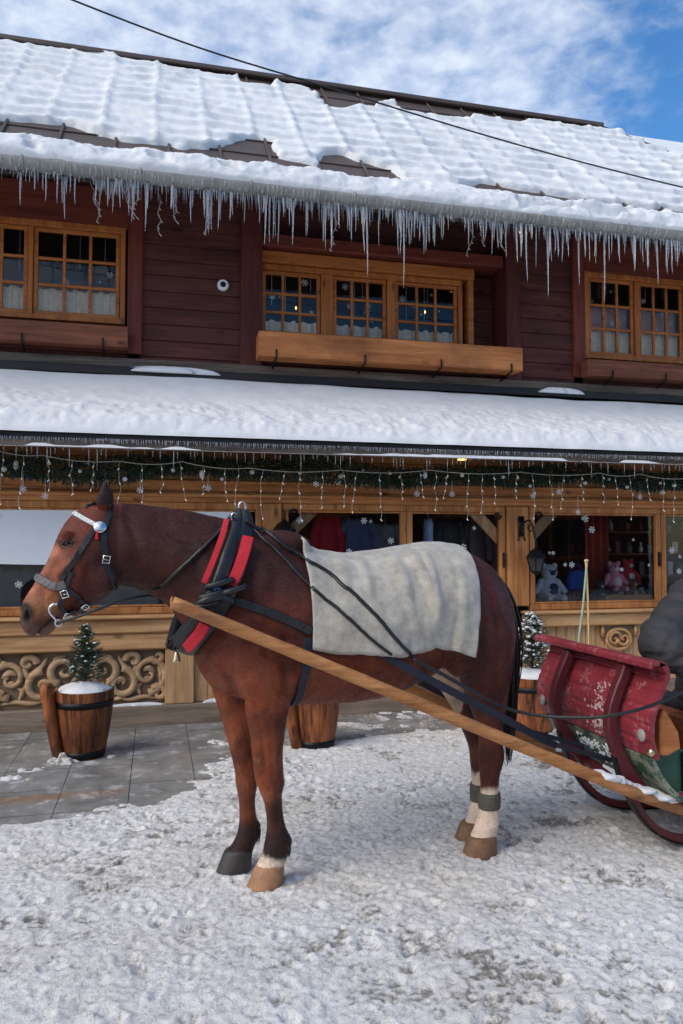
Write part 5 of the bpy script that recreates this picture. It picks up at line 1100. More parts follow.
tag(obj('bell', mb, M['brass'], None, smooth=True), 'little metal bell hanging from the bottom of the horse collar', 'bell')
# ------------------------------------------------------------------ bridle
br = thing('bridle', 'black leather bridle with silver browband and rosette on the head of the horse', 'bridle', PH(76, 570, 0))
def bstrap(name, P, w_, mat, th_=.005, mir=True, off=.006):
    D = catmull([Vector((x, y, 0)) for x, y in P], 6); Q = [on(p.x, p.y, off, -.06) for p in D]; mb = MB(); mb.ribbon([p for p, n_ in Q], [n_ for p, n_ in Q], w_, th_)
    if mir: mb.ribbon(mirror([p for p, n_ in Q]), [(n_-HB*(2*n_.dot(HB))) for p, n_ in Q], w_, th_)
    return objs(name, mb, mat, br)
bstrap('cheek_strap', [(93, 531), (86, 543), (77, 556), (69, 568), (62, 580)], .024, M['leather'])
bstrap('cheek_strap', [(72, 572), (66, 588), (64, 596), (59, 606)], .020, M['leather'])
bstrap('crown_strap', [(111, 503.5), (109.5, 512), (107, 522), (103, 530)], .022, M['leather'])
bstrap('throat_strap', [(103.5, 534), (104.5, 550), (105.5, 562), (109, 572), (113, 580), (116.5, 588)], .026, M['leather'])
bstrap('noseband', [(35.5, 575.5), (40, 579), (48, 583.5), (57, 586.5), (66, 584)], .034, M['grey_leather'], .010)
bstrap('noseband', [(64, 587), (72, 592), (82, 601), (88, 606)], .020, M['leather'])
bstrap('chin_strap', [(60, 606), (67, 613.5), (75, 613), (84, 606.5)], .022, M['leather'])
bstrap('browband', [(74.5, 513.5), (80, 517), (88, 521.5), (95, 525)], .020, plain('silver_beads', (.78, .77, .74, 1), .35, .8, vary=.3, scale=160, bump=.8, bscale=220), .007)
p, n_ = on(100, 528, .012); mb = MB(); mb.lathe(p, [(.026, -.004), (.026, .002), (.022, .005), (.016, .0055), (.008, .009), (.001, .0095)], 24, n_); ro_ = obj('rosette', mb, M['metal'], br, smooth=True)
p, n_ = on(97, 535, .010); mb = MB(); mb.limb([p+Vector((0, 0, .012)), p+Vector((0, 0, -.016))], [.004, .008], 8); obj('tassel', mb, M['red'], ro_, smooth=True)
def buckle(px, py, w_, h_, ang):
    p, n_ = on(px, py, .013); up = Vector((0, 0, 1)); sx = n_.cross(up).normalized(); uy = sx.cross(n_).normalized(); c_, s_ = math.cos(ang), math.sin(ang); e1, e2 = sx*c_+uy*s_, uy*c_-sx*s_; mb = MB()
    mb.tube([p+e1*w_-e2*h_, p+e1*w_+e2*h_, p-e1*w_+e2*h_, p-e1*w_-e2*h_], .0032, 6, closed=True); mb.tube([p-e2*h_*.2-e1*w_*.9, p+e1*w_*.6], .002, 5); obj('buckle', mb, M['metal'], br, smooth=True)
buckle(105.5, 559, .014, .015, .1); buckle(65, 593, .013, .015, -.3); buckle(67, 613.5, .013, .012, .2); buckle(85, 605, .012, .012, .6)
mb = MB(); bp = [PH(x, y, -.085) for x, y in ((57.5, 604), (53, 604.5), (49.5, 608), (50, 613), (53.5, 617), (56.5, 620.5))]; mb.tube(catmull(bp, 5), .005, 8)
c_ = PH(58.5, 623, -.085); mb.tube([c_+HA*(.012*math.cos(k))+Vector((0, 0, .012*math.sin(k))) for k in np.linspace(0, 2*PI, 17)[:-1]], .0038, 8, closed=True); bp2 = mirror(bp); mb.tube(catmull(bp2, 5), .005, 8); mb.tube([PH(50, 611, -.085), PH(50, 612, .085)], .006, 8)
obj('bit', mb, M['metal'], br, smooth=True)
# reins, harness straps
mb = MB(); strap(mb, [(166, 582), (185, 565), (206, 546), (222, 530), (236, 518)], .018, off=.012); strap(mb, [(246, 520), (262, 531), (280, 543), (300, 558.5), (327.6, 575), (350, 593), (371.5, 613), (392, 636), (413, 659)], .016, off=.018, f=on2); strap(mb, [(250, 530), (275, 552), (302, 580), (322, 598), (346, 617), (368, 637), (390, 654)], .014, off=.018, f=on2)
p_ = [PH(x, y, b_) for x, y, b_ in ((58, 623, -.09), (80, 616, -.14), (105, 606, -.15), (130, 596, -.14), (152, 589, -.135))]; mb.tube(catmull(p_+[on(160, 586, .012)[0], on(168, 580, .012)[0]], 5), .006, 6)
p_ = [PH(x, y, b_) for x, y, b_ in ((66, 612, .09), (90, 612, .05), (118, 602, .04), (145, 596, .05), (158, 597, .06))]; mb.tube(catmull(p_, 5), .006, 6)
reins_o = obj('reins', mb, M['leather'], None, smooth=True); tag(reins_o, 'pair of thin black reins running from the bit over the collar and blanket', 'reins')
mb = MB(); strap(mb, [(232, 600), (246, 604.5), (262, 610), (280, 617), (296, 624), (306, 628.5), (312, 631)], .040, .012, .012, on2); bs = obj('breast_strap', mb, M['leather'], None); tag(bs, 'wide black side strap of the harness from collar to girth', 'harness strap')
mb = MB(); gp = []; ag_ = loc(PH(304, 640, -.3)).x+.02
for k in range(35):
    th_ = PI*1.045-PI*0+(PI*.91)*k/34; d = (HB*math.cos(th_)+Vector((0, 0, 1))*math.sin(th_)); c_ = wor(ag_, 0, 1.15); h = BV.ray_cast(c_+d*1.5, -d); 
    if h[0] is not None and h[0].z > .785: gp.append((h[0]+d*.009, d))
mb.ribbon([p for p, n_ in gp], [n_ for p, n_ in gp], .036, .008); tag(obj('girth_strap', mb, M['navy'], None), 'dark girth strap round the belly of the horse in front of the blanket', 'girth')
# ------------------------------------------------------------------ sleigh
sl_t = thing('horse_sleigh', 'red and green wooden horse sleigh with curved plank dash and long bare shaft', 'sleigh', (2.6, 3.5, 0))
M['sred'] = None
def paint(name, base, worn, chips, sc=9):
    m, nt, P = newmat(name); setin(P, Roughness=.5); tc = N(nt, 'ShaderNodeTexCoord')
    n1 = N(nt, 'ShaderNodeTexNoise'); setin(n1, Scale=sc, Detail=8, Roughness=.7); n2 = N(nt, 'ShaderNodeTexNoise'); setin(n2, Scale=11, Detail=8, Roughness=.8); n3 = N(nt, 'ShaderNodeTexNoise'); setin(n3, Scale=60, Detail=4)
    for n in (n1, n2, n3): nt.links.new(tc.outputs['Object'], n.inputs['Vector'])
    r = N(nt, 'ShaderNodeValToRGB'); e = r.color_ramp.elements; e[0].position = .35; e[0].color = tuple(v*.7 for v in base[:3])+(1,); e[1].position = .65; e[1].color = base; nt.links.new(n1.outputs[0], r.inputs[0])
    w_ = N(nt, 'ShaderNodeMix', data_type='RGBA'); w_.inputs['B'].default_value = worn; s = N(nt, 'ShaderNodeMath', operation='MULTIPLY_ADD'); s.inputs[1].default_value = .35; nt.links.new(n3.outputs[0], s.inputs[0]); nt.links.new(n2.outputs[0], s.inputs[2])
    mr = N(nt, 'ShaderNodeMapRange'); setin(mr, From_Min=1.02-chips*.6, From_Max=1.1-chips*.6, To_Min=0, To_Max=.55); nt.links.new(s.outputs[0], mr.inputs[0]); nt.links.new(mr.outputs[0], w_.inputs['Factor']); nt.links.new(r.outputs[0], w_.inputs['A']); nt.links.new(w_.outputs['Result'], P.inputs['Base Color'])
    b = N(nt, 'ShaderNodeBump'); setin(b, Strength=.25, Distance=.004); nt.links.new(n1.outputs[0], b.inputs['Height']); nt.links.new(b.outputs[0], P.inputs['Normal']); return m
RED = paint('worn_red_paint', srgb(142, 46, 57), srgb(180, 124, 128), .50); MAR = paint('dark_maroon_paint', srgb(88, 24, 34), srgb(130, 70, 70), .4); GRN = paint('worn_green_paint', srgb(40, 84, 66), srgb(176, 170, 150), .62, 14); GRN2 = paint('green_paint', srgb(38, 86, 66), srgb(150, 150, 130), .35)
VN, VF = 3.05, 4.10
prof = catmull([Vector((u, 0, z)) for u, z in ((2.205, .945), (2.235, .955), (2.268, .942), (2.285, .905), (2.272, .86), (2.236, .79), (2.203, .70), (2.198, .61), (2.226, .52))], 6)
low = catmull([Vector((u, 0, z)) for u, z in ((2.226, .518), (2.268, .44), (2.32, .37), (2.39, .31))], 6)
def sheet(mb, pr, v0, v1, th_, n=26, bow=.05, groove=None):
    R = []
    for k in range(n+1):
        t = k/n; v = v0+(v1-v0)*t; bw = -bow*(1-(2*t-1)**2); up = []; dn_ = []
        for i, p in enumerate(pr):
            tg = (pr[min(i+1, len(pr)-1)]-pr[max(i-1, 0)]).normalized(); nm = Vector((-tg.z, 0, tg.x)); nm = nm if nm.x < 0 else -nm
            g = 0
            if groove and i % groove == 3 and i > 14: g = -.006
            q_ = Vector((p.x+bw*.0, v, p.z)); up.append(q_+nm*(th_/2+g)); dn_.append(q_-nm*(th_/2))
        R.append(up+dn_[::-1])
    mb.loft(R)
mb = MB(); sheet(mb, prof, VN, VF, .024, groove=5); obj('dash', mb, RED, sl_t, smooth=False)
mb = MB(); sheet(mb, low, VN+.05, VF-.05, .022); obj('lower_front', mb, GRN, sl_t)
mb = MB(); mb.box(2.182, 2.236, VN-.02, VF+.02, .942, .968); mb.box(2.176, 2.196, VN-.022, VF+.022, .930, .964); obj('dash_rim', mb, RED, sl_t, bevel=.008)
for v in (3.285, 3.80):
    mb = MB(); P = [Vector((u-.034, v, z)) for u, z in ((2.258, .915), (2.238, .86), (2.204, .79), (2.173, .70), (2.168, .61), (2.196, .52), (2.240, .44), (2.295, .36), (2.355, .29))]
    D = catmull(P, 5); mb.ribbon(D, [Vector((-1, 0, .1))]*len(D), .062, .05); obj('rib', mb, MAR, sl_t, bevel=.006)
    mb = MB(); rp_ = catmull([Vector((u, v, z)) for u, z in ((2.16, .50), (2.19, .40), (2.25, .27), (2.34, .15), (2.46, .075), (2.62, .045), (2.9, .040), (3.4, .04), (4.3, .04), (4.45, .06))], 6); mb.ribbon(rp_, [Vector((-.3, 0, -1))]*len(rp_), .040, .034); rn = obj('runner', mb, MAR, sl_t, bevel=.006)
    mb = MB(); mb.ribbon([p+Vector((-.010, 0, -.020)) for p in rp_], [Vector((-.3, 0, -1))]*len(rp_), .044, .007); obj('runner_shoe', mb, M['iron'], rn)
    mb = MB()
    for u in (2.75, 3.3, 3.9): mb.box(u, u+.05, v-.02, v+.02, .06, .36)
    objs('runner_strut', mb, MAR, rn, bevel=.005)
# body tub
mb = MB()
for v, d in ((VN+.10, 1), (VF-.10, -1)):
    P = [(2.27, .53), (2.33, .56), (2.46, .52), (2.70, .47), (3.0, .46), (3.5, .50), (3.9, .62), (4.2, .85), (4.25, .85), (4.25, .34), (2.37, .335), (2.30, .42)]
    mb.loft([[(u, v, z) for u, z in P], [(u, v+.024*d, z) for u, z in P]])
objs('side_panel', mb, GRN2, sl_t)
mb = MB(); 
for u in (2.42, 3.2): mb.box(u, u+.035, VN+.088, VN+.099, .338, .515 if u < 3 else .47)
objs('side_batten', mb, M['iron'], sl_t)
mb = MB(); mb.box(2.36, 4.24, VN+.125, VF-.125, .335, .36); obj('floor_board', mb, M['boxdark'], sl_t)
mb = MB(); mb.box(2.38, 4.3, VN+.06, VN+.097, .295, .333); mb.box(2.38, 4.3, VF-.097, VF-.06, .295, .333); objs('frame_rail', mb, RED, sl_t, bevel=.006)
mb = MB(); mb.box(2.72, 3.16, VN+.13, VF-.13, .40, .585); mb.box(4.2, 4.24, VN+.13, VF-.13, .37, 1.1); mb.box(3.75, 4.18, VN+.13, VF-.13, .40, .60); objs('bench', mb, M['boxdark'], sl_t, bevel=.01)
mb = MB(); mb.limb([(2.86, VN+.2, .61), (2.86, VF-.2, .61)], [.05, .05], 12); mb.limb([(3.0, VN+.2, .61), (3.0, VF-.2, .61)], [.05, .05], 12); objs('cushion', mb, M['trousers'], sl_t, smooth=True)
mb = MB(); sd2 = [Vector((u, VN-.012, z)) for u, z in ((2.262, .52), (2.29, .60), (2.34, .66))]; mb.loft([[(2.262, v, .53), (2.30, v, .525), (2.37, v, .555), (2.36, v, .63), (2.315, v, .70), (2.285, v, .74), (2.262, v, .70)] for v in (VN+.03, VN+.075)]); obj('dash_bracket', mb, M['box'], sl_t, bevel=.006)
mb = MB()
for v, z in ((3.11, .62), (4.03, .60)): mb.lathe((2.186, v, z), [(.029, 0), (.029, .006), (.022, .011), (.001, .014)], 20, (-1, 0, 0))
objs('reflector', mb, plain('dull_reflector', srgb(150, 144, 142), .4), sl_t, smooth=True)
mb = MB(); mb.lathe((2.200, 3.06, .555), [(.018, 0), (.02, .012), (.012, .02), (.001, .022)], 14, (-1, -.3, 0)); obj('dash_knob', mb, M['brass'], sl_t, smooth=True)
# painted white flower on the dash
mb = MB(); r3 = random.Random(8)
for k in range(150):
    v = 3.475+r3.gauss(0, .035)*(1+.5*math.sin(k)); z = r3.choice((.765, .72, .665, .60, .585))+r3.gauss(0, .024); v += .03*math.sin(z*60)
    if not .54 < z < .80: continue
    u_ = float(np.interp(z, [.52, .61, .70, .79], [2.226, 2.198, 2.203, 2.236]))-.0142; r = r3.uniform(.003, .011); a0 = r3.random()*6
    mb.add([(u_, v, z)]+[(u_, v+r*(1.4 if j % 2 else .6)*math.cos(a0+j*1.047), z+r*(1.2 if j % 3 else .5)*math.sin(a0+j*1.047)) for j in range(6)], [(0, j+1, (j+1) % 6+1) for j in range(6)])
obj('paint_pattern', mb, plain('faded_white_paint', srgb(196, 168, 168), .8, vary=.3, scale=80), sl_t)
# shafts
def shaft(P, r):
    mb = MB(); D = catmull(P, 10); L = len(D); mb.tube(D, [r*(1+.12*i/L+.03*math.sin(i*1.7)) for i in range(L)], 14); o_ = obj('shaft', mb, M['pole'], sl_t, smooth=True); return o_
SV = 3.12
tip = at(172, 602.5, 3.09); e1 = at(330, 667, 3.10); e2 = at(470, 725, 3.11); e3 = at(600, 779, SV); e4 = at(640, 795, SV+.02); e5 = at(684, 810, SV+.05)
sh_ = shaft([tip, e1, e2, e3, e4, e5], .026)
mb = MB(); mb.ball(tip, .0245, 12, (.35, 1, 1)); obj('shaft_end', mb, M['pole'], sh_, smooth=True)
fo = lambda p: Vector((p.x+.03, 2*3.52-p.y+.05, p.z)); shaft([fo(p) for p in (tip, e1, e2, e3, e4, e5)], .029)
mb = MB(); mb.tube([e4+Vector((-.01, .03, -.02)), Vector((2.36, VF-.05, e4.z-.02))], .026, 10); obj('cross_bar', mb, MAR, sl_t, smooth=True)
mb = MB()
for k in range(40):
    t = k/39; p = e3.lerp(e5, t*.9)+Vector((random.uniform(-.01, .01), random.uniform(-.02, .03), .024+random.uniform(-.006, .004))); mb.ball(p, random.uniform(.014, .030), 8, (1.8, 1.1, .5))
tag(link('snow_clump', remesh(mb, .006, 3), M['snow'], None, True), 'little clumps of snow lying on the shaft at the sleigh front', 'snow')
mb = MB(); P = [Vector((2.255-.02, 3.86, .40)), ]; r4 = random.Random(3)
for k in range(120):
    t = r4.random()**.8; v = 3.34+t*.42+r4.uniform(-.03, .03); z = .34+.12*r4.random()*(1.2-t*.2)+.03*t; u = float(np.interp(z, [.31, .37, .44, .518], [2.39, 2.32, 2.268, 2.226]))-.014; mb.ball((u, v, z), r4.uniform(.004, .013), 6, (.7, 1.4, 1))
for k in range(30): mb.ball((2.24+r4.uniform(-.03, .02), 3.93+r4.uniform(-.08, .08), .36+r4.uniform(-.02, .07)), r4.uniform(.015, .035), 8, (1, 1.2, .7))
tag(obj('snow_spray', mb, M['snow'], None, smooth=True), 'frozen snow splashes stuck to the green lower front of the sleigh', 'snow', kind='stuff')
# traces
mb = MB(); tp_ = [PH(372, 648, -.335), PH(400, 664, -.335), PH(440, 685, -.33), PH(480, 706, -.32), PH(515, 724, -.30), at(540, 738, 3.30), at(556, 745, 3.36)]; D = catmull(tp_, 6); mb.ribbon(D, [Vector((.1, -1, .2))]*len(D), .036, .010)
D2 = [wor(loc(p).x, -loc(p).y, loc(p).z) for p in D]; mb.ribbon(D2, [Vector((.1, 1, .2))]*len(D2), .036, .010)
mb.tube([D[-1], Vector((2.24, 3.40, e4.z+.08)), Vector((2.30, 3.45, e4.z+.02))], .012, 8); mb.tube([D2[-1], Vector((2.24, 3.7, e4.z+.08)), Vector((2.30, 3.6, e4.z+.02))], .012, 8)
tag(obj('trace_strap', mb, M['navy'], None), 'pair of dark blue trace straps pulling from the harness to the sleigh front', 'trace strap')
rn_ = MB(); rp2 = [PH(413, 659, -.345), PH(440, 673, -.35), PH(470, 690, -.34), at(500, 706, 3.22), at(535, 715, 3.18), at(575, 717.5, 3.08), at(612, 715.5, 3.0), at(650, 706, 2.98), at(684, 691, 3.02), at(712, 674, 3.10)]; rn_.tube(catmull(rp2, 6), .0085, 6)
o_ = obj('rein_line', rn_, M['leather'], reins_o, smooth=True)
# ------------------------------------------------------------------ driver (seen from the side, mostly outside the picture)
DC = Vector((2.86, 3.50, 0))
dr = thing('person', 'seated person in a charcoal padded jacket and dark trousers holding the reins', 'person', (DC.x, DC.y, 0))
sL = at(694, 602, 3.45); sR = sL+Vector((.42, .08, .02)); elR = at(661, 646, 3.30); hdR = at(712, 672, 3.12); elL = sR+Vector((.12, -.22, -.26)); hdL = hdR+Vector((.16, .0, .0))   # shoulders, elbows, hands
neck = (sL+sR)/2+Vector((.05, .0, .06)); hip = Vector(((sL.x+sR.x)/2, 3.55, .66))
kR = hip+Vector((-.20, -.36, .06)); kL = hip+Vector((.16, -.36, .06)); fR = hip+Vector((-.26, -.28, -.24)); fL = hip+Vector((.18, -.26, -.24))
bd = MB(); bd.limb([hip, (hip+neck)/2, neck-Vector((0, 0, .08))], [.13, .13, .10]); bd.limb([neck-Vector((0, 0, .05)), neck+Vector((0, -.02, .09))], [.058, .055])
hc = neck+Vector((.0, -.035, .20)); bd.ball(hc, .098, 20, (.82, .98, 1.22)); bd.ball(hc+Vector((0, -.03, -.07)), .06, 14, (.85, 1, .9)); bd.ball(hc+Vector((0, -.098, -.01)), .016, 10, (.8, 1.1, 1.5))
for s_ in (-1, 1): bd.ball(hc+Vector((s_*.083, .01, 0)), .024, 10, (.4, .8, 1.3))
for a_, b_, c_ in ((sL, elR, hdR), (sR, elL, hdL)):
    bd.limb([a_, b_], [.055, .045]); bd.limb([b_, c_], [.042, .032]); d = (c_-b_).normalized(); bd.limb([c_, c_+d*.07], [.034, .036]); sdv = d.cross(Vector((0, 0, 1))).normalized()
    for k in range(4):
        o1 = c_+d*.075+Vector((0, 0, 1))*(.028-.019*k); L = (.9, 1, .95, .75)[k]; bd.limb([o1, o1+d*.036*L, o1+d*.045*L-sdv*.028*L*(1 if b_ is elR else -1), o1+d*.015-sdv*.042*L*(1 if b_ is elR else -1)], [.0095, .0095, .009, .008], 8)
    bd.limb([c_+d*.02+Vector((0, 0, .03)), c_+d*.05+Vector((0, 0, .048)), c_+d*.075+Vector((0, 0, .04))], [.012, .011, .009], 8)
for a_, k_, f_ in ((hip+Vector((-.09, 0, 0)), kR, fR), (hip+Vector((.09, 0, 0)), kL, fL)): bd.limb([a_, k_], [.075, .058]); bd.limb([k_, f_], [.05, .04])
bme = remesh(bd, .008, 4); pb_ = link('body', bme, M['skin'], dr, True)
jk = MB(); jk.limb([hip+Vector((0, 0, .04)), (hip+neck)/2+Vector((0, .0, -.05)), (sL+sR)/2+Vector((0, .01, -.10)), neck-Vector((0, 0, .06))], [.20, .205, .195, .12], 24); jk.limb([sL, sR], [.105, .105], 18)
jk.limb([neck-Vector((0, 0, .06)), neck+Vector((0, 0, .02))], [.09, .085], 18)
for a_, b_, c_ in ((sL, elR, hdR), (sR, elL, hdL)):
    pts = []; rr_ = []
    for k in range(15): t = k/14; pts.append(a_.lerp(b_, t)); rr_.append((.118-.012*t)*(1+.075*math.cos(k*PI*.5)))
    for k in range(1, 13): t = k/12*.93; pts.append(b_.lerp(c_, t)); rr_.append((.104-.042*t)*(1+.08*math.cos(k*PI*.5)))
    jk.limb(pts, rr_, 20)
jme = remesh(jk, .009, 3); ja = coords(jme).astype(float); nn_ = np.empty(len(ja)*3, np.float32); jme.vertices.foreach_get('normal', nn_); nn_ = nn_.reshape(-1, 3)
ja += nn_*(.026*(fbm(ja[:, 0]*7, ja[:, 2]*12+ja[:, 1]*6, 3)-.5)+.014*(1-np.abs(2*fbm(ja[:, 0]*10+ja[:, 1]*9, ja[:, 2]*20, 2)-1)))[:, None]; setco(jme, ja); link('jacket', jme, M['jacket'], dr, True)
tr = MB()
tr.ball(hip, .17, 18, (1.05, .95, .75))
for a_, k_, f_ in ((hip+Vector((-.09, 0, 0)), kR, fR), (hip+Vector((.09, 0, 0)), kL, fL)): tr.limb([a_, k_], [.11, .082]); tr.limb([k_, f_+Vector((0, 0, .06))], [.08, .066])
tme = remesh(tr, .011, 4); link('trousers', tme, M['trousers'], dr, True)
for f_ in (fR, fL):
    bt = MB(); bt.limb([f_+Vector((0, .03, -.005)), f_+Vector((0, -.10, -.012))], [.042, .038], 12); bt.limb([f_+Vector((0, .02, .0)), f_+Vector((0, .02, .10))], [.052, .055], 12); obj('boot', bt, M['leather'], dr, smooth=True)
ht = MB(); ht.lathe(hc+Vector((0, .012, .02)), [(.104, 0), (.108, .02), (.104, .04), (.098, .07), (.07, .105), (.03, .12), (.002, .123)], 24); obj('knit_hat', ht, M['trousers'], dr, smooth=True)
for s_ in (-1, 1): e_ = MB(); e_.ball(hc+Vector((s_*.032, -.086, .012)), .011, 10); obj('eye', e_, M['eye'], dr, smooth=True)
mo = MB(); mo.limb([hc+Vector((-.022, -.092, -.058)), hc+Vector((0, -.097, -.056)), hc+Vector((.022, -.092, -.058))], [.004, .0065, .004], 8); obj('mouth', mo, plain('lips', srgb(164, 92, 84), .5), dr, smooth=True)
# two thin cords standing up from the sleigh
for (x0, y0), (x1, y1), c_, lb_ in (((587, 561), (578, 650), (158, 186, 158), 'thin pale green stick rising from the sleigh before the shop window'), ((586, 561), (589, 652), (214, 184, 128), 'thin straw coloured stick rising from the sleigh beside the green one')):
    mb = MB(); mb.tube(catmull([at(x0, y0, 4.02), at((x0+x1)/2+.6, (y0+y1)/2, 4.02), at(x1, y1+5, 4.0), Vector((at(x1, y1, 4.0).x, 4.0, .37))], 5), .0065, 8); mb.ball(at(x0, y0, 4.02), .011, 8); tag(obj('whip_stick', mb, plain('stick_%d' % c_[0], srgb(*c_), .6), None, smooth=True), lb_, 'stick')
# ------------------------------------------------------------------ planters, lanterns, garland, lights, cable
def barrel(px0, px1, pyt, pyb, v, label, handle=-1, bandz=(.16, .86)):
    cb = onz((px0+px1)/2, pyb); v = v or cb.y; p0, p1 = at(px0, pyt, v), at(px1, pyt, v); c = Vector(((p0.x+p1.x)/2, v, 0)); rt = (p1.x-p0.x)/2; h = at((px0+px1)/2, pyt+3, v).z
    t = thing('barrel_planter', label, 'planter', c); rb = rt*.68; mb = MB(); n = 60
    R = []
    for k in range(15):
        q = k/14; r = rb+(rt-rb)*q+.012*math.sin(PI*q); R.append([(c.x+(r+(-.004 if j % 5 == 0 else 0))*math.cos(2*PI*j/n), c.y+(r+(-.004 if j % 5 == 0 else 0))*math.sin(2*PI*j/n), h*q) for j in range(n)])
    for dz, rr in ((0, .9), (-.06, .88)): R.append([(c.x+rt*rr*math.cos(2*PI*j/n), c.y+rt*rr*math.sin(2*PI*j/n), h+dz) for j in range(n)])
    mb.loft(R); obj('staves', mb, M['barrel'], t, smooth=False)
    for q0, q1 in ((.02, .12), bandz):
        mb = MB()
        if q1 < .5: z0, z1 = q0*h, q1*h
        else: z0, z1 = (q1-.09)*h, q1*h
        R = []
        for z in (z0, z1):
            q = z/h; r = rb+(rt-rb)*q+.012*math.sin(PI*q)+.004; R.append([(c.x+r*math.cos(2*PI*j/40), c.y+r*math.sin(2*PI*j/40), z) for j in range(40)])
        r_ = [[(c.x+(p[0]-c.x)*.9, c.y+(p[1]-c.y)*.9, p[2]) for p in q] for q in (R[1], R[0])]; mb.loft([r_[1], R[0], R[1], r_[0]], cap=False); obj('hoop', mb, M['iron'], t, smooth=True)
    if handle:
        d = Vector((handle*.93, -.36, 0)).normalized(); mb = MB(); P = []; Rr = []
        for q, w_, o_ in ((0, .050, .03), (.3, .052, .035), (.6, .050, .04), (.85, .052, .05), (1.0, .058, .06), (1.08, .055, .062), (1.13, .035, .06)):
            r = rb+(rt-rb)*min(q, 1)+.012*math.sin(PI*min(q, 1)); P.append(c+d*(r+o_-.004)+Vector((0, 0, h*q+.005))); Rr.append(w_*.85)
        mb.tube(P, Rr, 14); obj('stave_handle', mb, M['barrel'], t, smooth=True)
    return c, rt, h
c, rt, h = barrel(54.5, 114.5, 686, 756, None, 'scorched wooden barrel planter with a little fir tree at the left shop panel')
mb = MB(); R = []
for q, r in ((0, 1.0), (.25, .97), (.5, .85), (.75, .6), (.93, .3), (1, .03)): R.append([(c.x+rt*.93*r*(1+.05*math.sin(3*a)+.04*math.sin(7*a+1))*math.cos(a), c.y+rt*.93*r*math.sin(a), h-.03+.085*q+.012*math.sin(4*a+q*5)*(1-q)) for a in np.linspace(0, 2*PI, 41)[:-1]])
mb.loft(R); tag(obj('snow_mound', mb, M['snow'], None, smooth=True), 'mound of snow filling the barrel round the little fir tree', 'snow')
NEED = plain('fir_needles', srgb(38, 60, 42), .7, vary=.4, scale=30); NEED2 = plain('garland_needles', srgb(36, 60, 44), .7, vary=.5, scale=25); BARK = plain('bark', srgb(70, 50, 38), .9)
def firtree(base, hgt, w_, label, snow=.2, seed=1, bushy=False, mat=None):
    rr = random.Random(seed); t = thing('fir_tree', label, 'tree', base); mb = MB(); mb.tube([base, base+Vector((0, 0, hgt*.95))], [.012, .004], 8); obj('trunk', mb, BARK, t, smooth=True)
    nd = MB(); sn = MB()
    for k in range(300):
        q = rr.random()**.9; z = hgt*(.03+.95*q); L = w_*(1-q)**(.55 if bushy else .85)*rr.uniform(.55, 1.1)+.012; a = rr.uniform(0, 2*PI); d = Vector((math.cos(a), math.sin(a), rr.uniform(.1, .7))).normalized(); p0 = base+Vector((0, 0, z)); p1 = p0+d*L; nd.tube([p0, p1], [.0025, .001], 4)
        m_ = int(16+L*130)
        for i in range(m_):
            s = rr.uniform(.15, 1.05); b = p0+d*L*s; e = Vector((rr.gauss(0, 1), rr.gauss(0, 1), rr.gauss(0, 1)+.3)).normalized(); e = (e+d*.7).normalized()*rr.uniform(.014, .026); sd = e.cross(Vector((rr.random(), rr.random(), rr.random()))).normalized()*.0017; nd.add([b-sd, b+sd, b+e], [(0, 1, 2)])
        if rr.random() < snow: sn.ball(p0+d*L*rr.uniform(.5, 1)+Vector((0, 0, .006)), rr.uniform(.004, .012)*(1.5 if bushy else 1), 7, (1.3, 1.2, .6))
    obj('crown', nd, mat or NEED, t)
    if sn.v: tag(obj('snow_tufts', sn, M['snow'], None, smooth=True), 'small tufts of snow caught in the %s' % label.split(' with ')[0].split(' standing')[0].split(' in the')[0], 'snow', kind='stuff')
top = at(87, 624, c.y).z; firtree(Vector((c.x, c.y, h+.02)), top-h-.02, .20, 'tiny green fir tree standing in the snowy barrel under the horse head', .25, 2)
c2, r2_, h2 = barrel(290, 341, 672, 746, None, 'scorched wooden barrel seen under the belly of the horse')
mb = MB(); mb.lathe((c2.x, c2.y, h2-.06), [(r2_*.85, 0), (r2_*.85, .04), (r2_*.5, .08), (.01, .09)], 30); tag(obj('snow_mound', mb, M['snow'], None, smooth=True), 'cap of snow in the barrel hidden behind the horse belly', 'snow')
c3, r3_, h3 = barrel(506, 558, 672, 735, None, 'scorched wooden barrel with a snowy bush between horse tail and red sleigh', handle=0)
mb = MB(); mb.lathe((c3.x, c3.y, h3-.04), [(r3_*.9, 0), (r3_*.95, .05), (r3_*.8, .075), (r3_*.4, .09), (.01, .095)], 30); tag(obj('snow_mound', mb, M['snow'], None, smooth=True), 'thick cap of snow on the barrel beside the red sleigh', 'snow')
firtree(Vector((c3.x, c3.y, h3+.02)), at(520, 616, c3.y).z-h3, .21, 'bushy dark conifer with snow between the horse tail and the sleigh', .75, 4, True)
